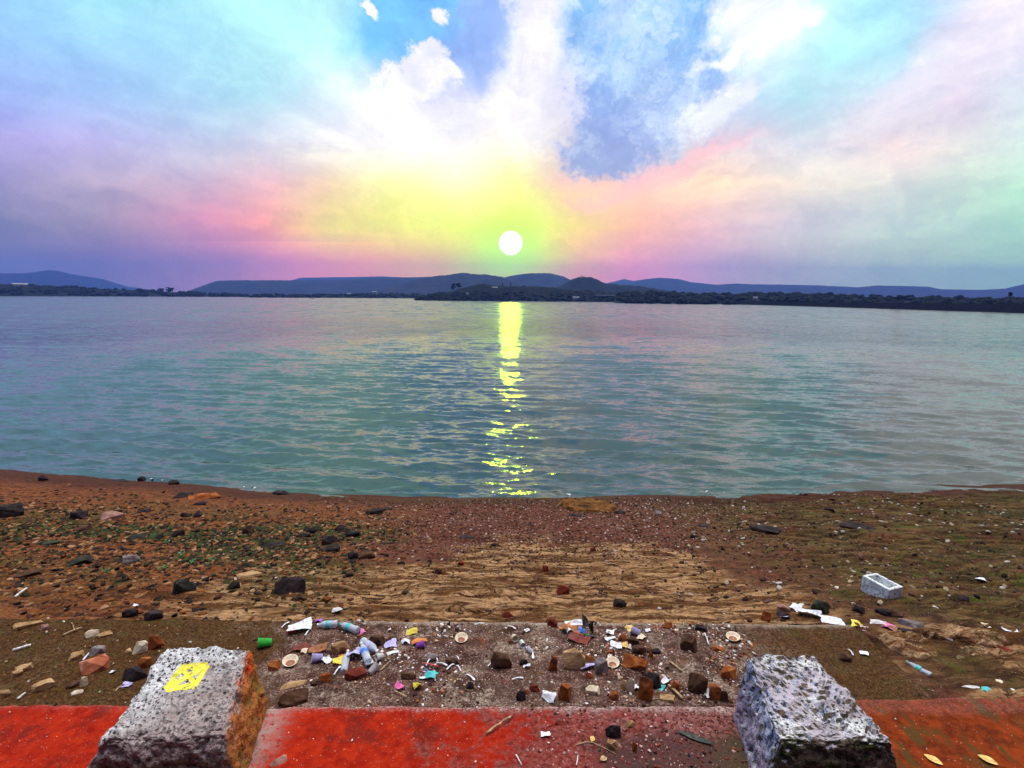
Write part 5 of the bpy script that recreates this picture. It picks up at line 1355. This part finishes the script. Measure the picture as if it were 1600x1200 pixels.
scatter('gravel', 13000, (-4.5, 5.5, 5.6, 11.6), lambda x, y: np.clip(np.exp(-((x - .6) / 2.8) ** 2) * sstep(.18, .42, tt(x, y)) * sstep(.99, .9, tt(x, y)) + .12, 0, 1) * (tt(x, y) < .97) * (tt(x, y) > .1), .005, .022, GRV, 13, .6)
scatter('gravel', 3800, (1.0, 9.5, 4.4, 11.5), lambda x, y: sstep(1.0, 3.0, x) * (tt(x, y) < .95) * (.25 + .6 * fbm(x * .8, y, 303, 3)) * ((y > Y0) | (x > TX + .05)) * (y > yedge(x) + .05), .006, .040, GRV[:4] + [(.15,.11,.05),(.34,.27,.17),(.09,.08,.03),(.5,.44,.38)], 14, .5)
zter = lambda x, y: np.where(y < yedge(x), .28, 0.0)
CH = [(.40,.15,.06),(.55,.40,.25),(.10,.04,.03),(.75,.70,.66),(.24,.06,.03),(.05,.03,.025),(.7,.6,.5)]
scatter('stone_crumbs', 2600, (-1.6, 2.1, 3.55, 4.95), lambda x, y: .08 + .92 * sstep(.42, .62, fbm(x * 2, y * 2, 305, 3)), .003, .020, CH, 15, .7, zter, 1, 3.2)
scatter('stone_crumbs', 500, (-6, -2.3, 3.6, 4.95), lambda x, y: .5 + 0 * x, .003, .014, CH[:3] + CH[4:], 16, .6, zter)
scatter('stone_crumbs', 900, (.1, 1.5, 2.75, 3.46), lambda x, y: .7 + 0 * x, .003, .013, [(.40,.22,.18),(.55,.36,.30),(.12,.04,.03),(.05,.03,.03),(.30,.06,.03)], 17, .7, zter)
scatter('stone_crumbs', 140, (-3.6, 4.0, 2.7, 3.4), lambda x, y: .5 + 0 * x, .003, .008, [(.75,.6,.5),(.6,.25,.1),(.8,.75,.7)], 18, .6, zter)
scatter('paper_crumbs', 160, (-1.35, -.35, 4.0, 4.9), lambda x, y: .1 + .9 * sstep(.45, .6, fbm(x * 3, y * 3, 309, 3)), .004, .016, [(.85,.85,.86),(.8,.78,.75),(.55,.5,.7),(.7,.3,.1)], 23, .35, zter)
scatter('paper_crumbs', 120, (.2, 1.2, 4.4, 4.93), lambda x, y: .1 + .9 * sstep(.45, .6, fbm(x * 3, y * 3, 310, 3)), .004, .016, [(.85,.85,.86),(.8,.6,.4),(.6,.2,.08),(.35,.08,.03)], 24, .35, zter)
scatter('paper_crumbs', 130, (-1.5, 2.0, 3.6, 4.95), lambda x, y: .5 + 0 * x, .004, .012, [(.85,.85,.86),(.8,.78,.75)], 19, .3, zter)
scatter('foam', 1500, (-9, 11, 7.5, 14), lambda x, y: np.exp(-((y - ys(x) - .10 - .22 * (fbm(x * 1.3, x * 0, 77, 4) - .5)) / .035) ** 2) * sstep(.38, .58, vnoise(x * .9, x * 0, 333)), .012, .060, [(.85,.86,.88),(.7,.7,.7)], 25, .12, lambda x, y: x * 0 + WATER + .030)
# thin grass on the right
def grass(name, n, area, dens, seed, mat):
    rg = np.random.RandomState(seed); x = rg.uniform(area[0], area[1], n * 4); y = rg.uniform(area[2], area[3], n * 4)
    k = rg.rand(len(x)) < dens(x, y); x = x[k][:n]; y = y[k][:n]; m = len(x); z = zt(x, y); a = rg.rand(m) * 6.28; h = rg.uniform(.01, .05, m); w_ = .003
    lx, ly = rg.normal(0, .6, m) * h, rg.normal(0, .6, m) * h
    V = np.stack([np.stack([x - np.cos(a) * w_, y - np.sin(a) * w_, z], 1), np.stack([x + np.cos(a) * w_, y + np.sin(a) * w_, z], 1), np.stack([x + lx, y + ly, z + h], 1)], 1).reshape(-1, 3)
    stuff(np_mesh(name, V, np.arange(m * 3).reshape(-1, 3), mat, None, False))
grass('grass', 9000, (2.2, 9.5, 4.6, 11.4), lambda x, y: sstep(.5, .68, fbm(x * .9, y * 1.2, 311, 4)) * sstep(2.0, 4.5, x) * (tt(x, y) < .93) * ((y > Y0) | (x > TX + .1)), 21, simple('thin_grass', (.10, .12, .025), .8, .4))
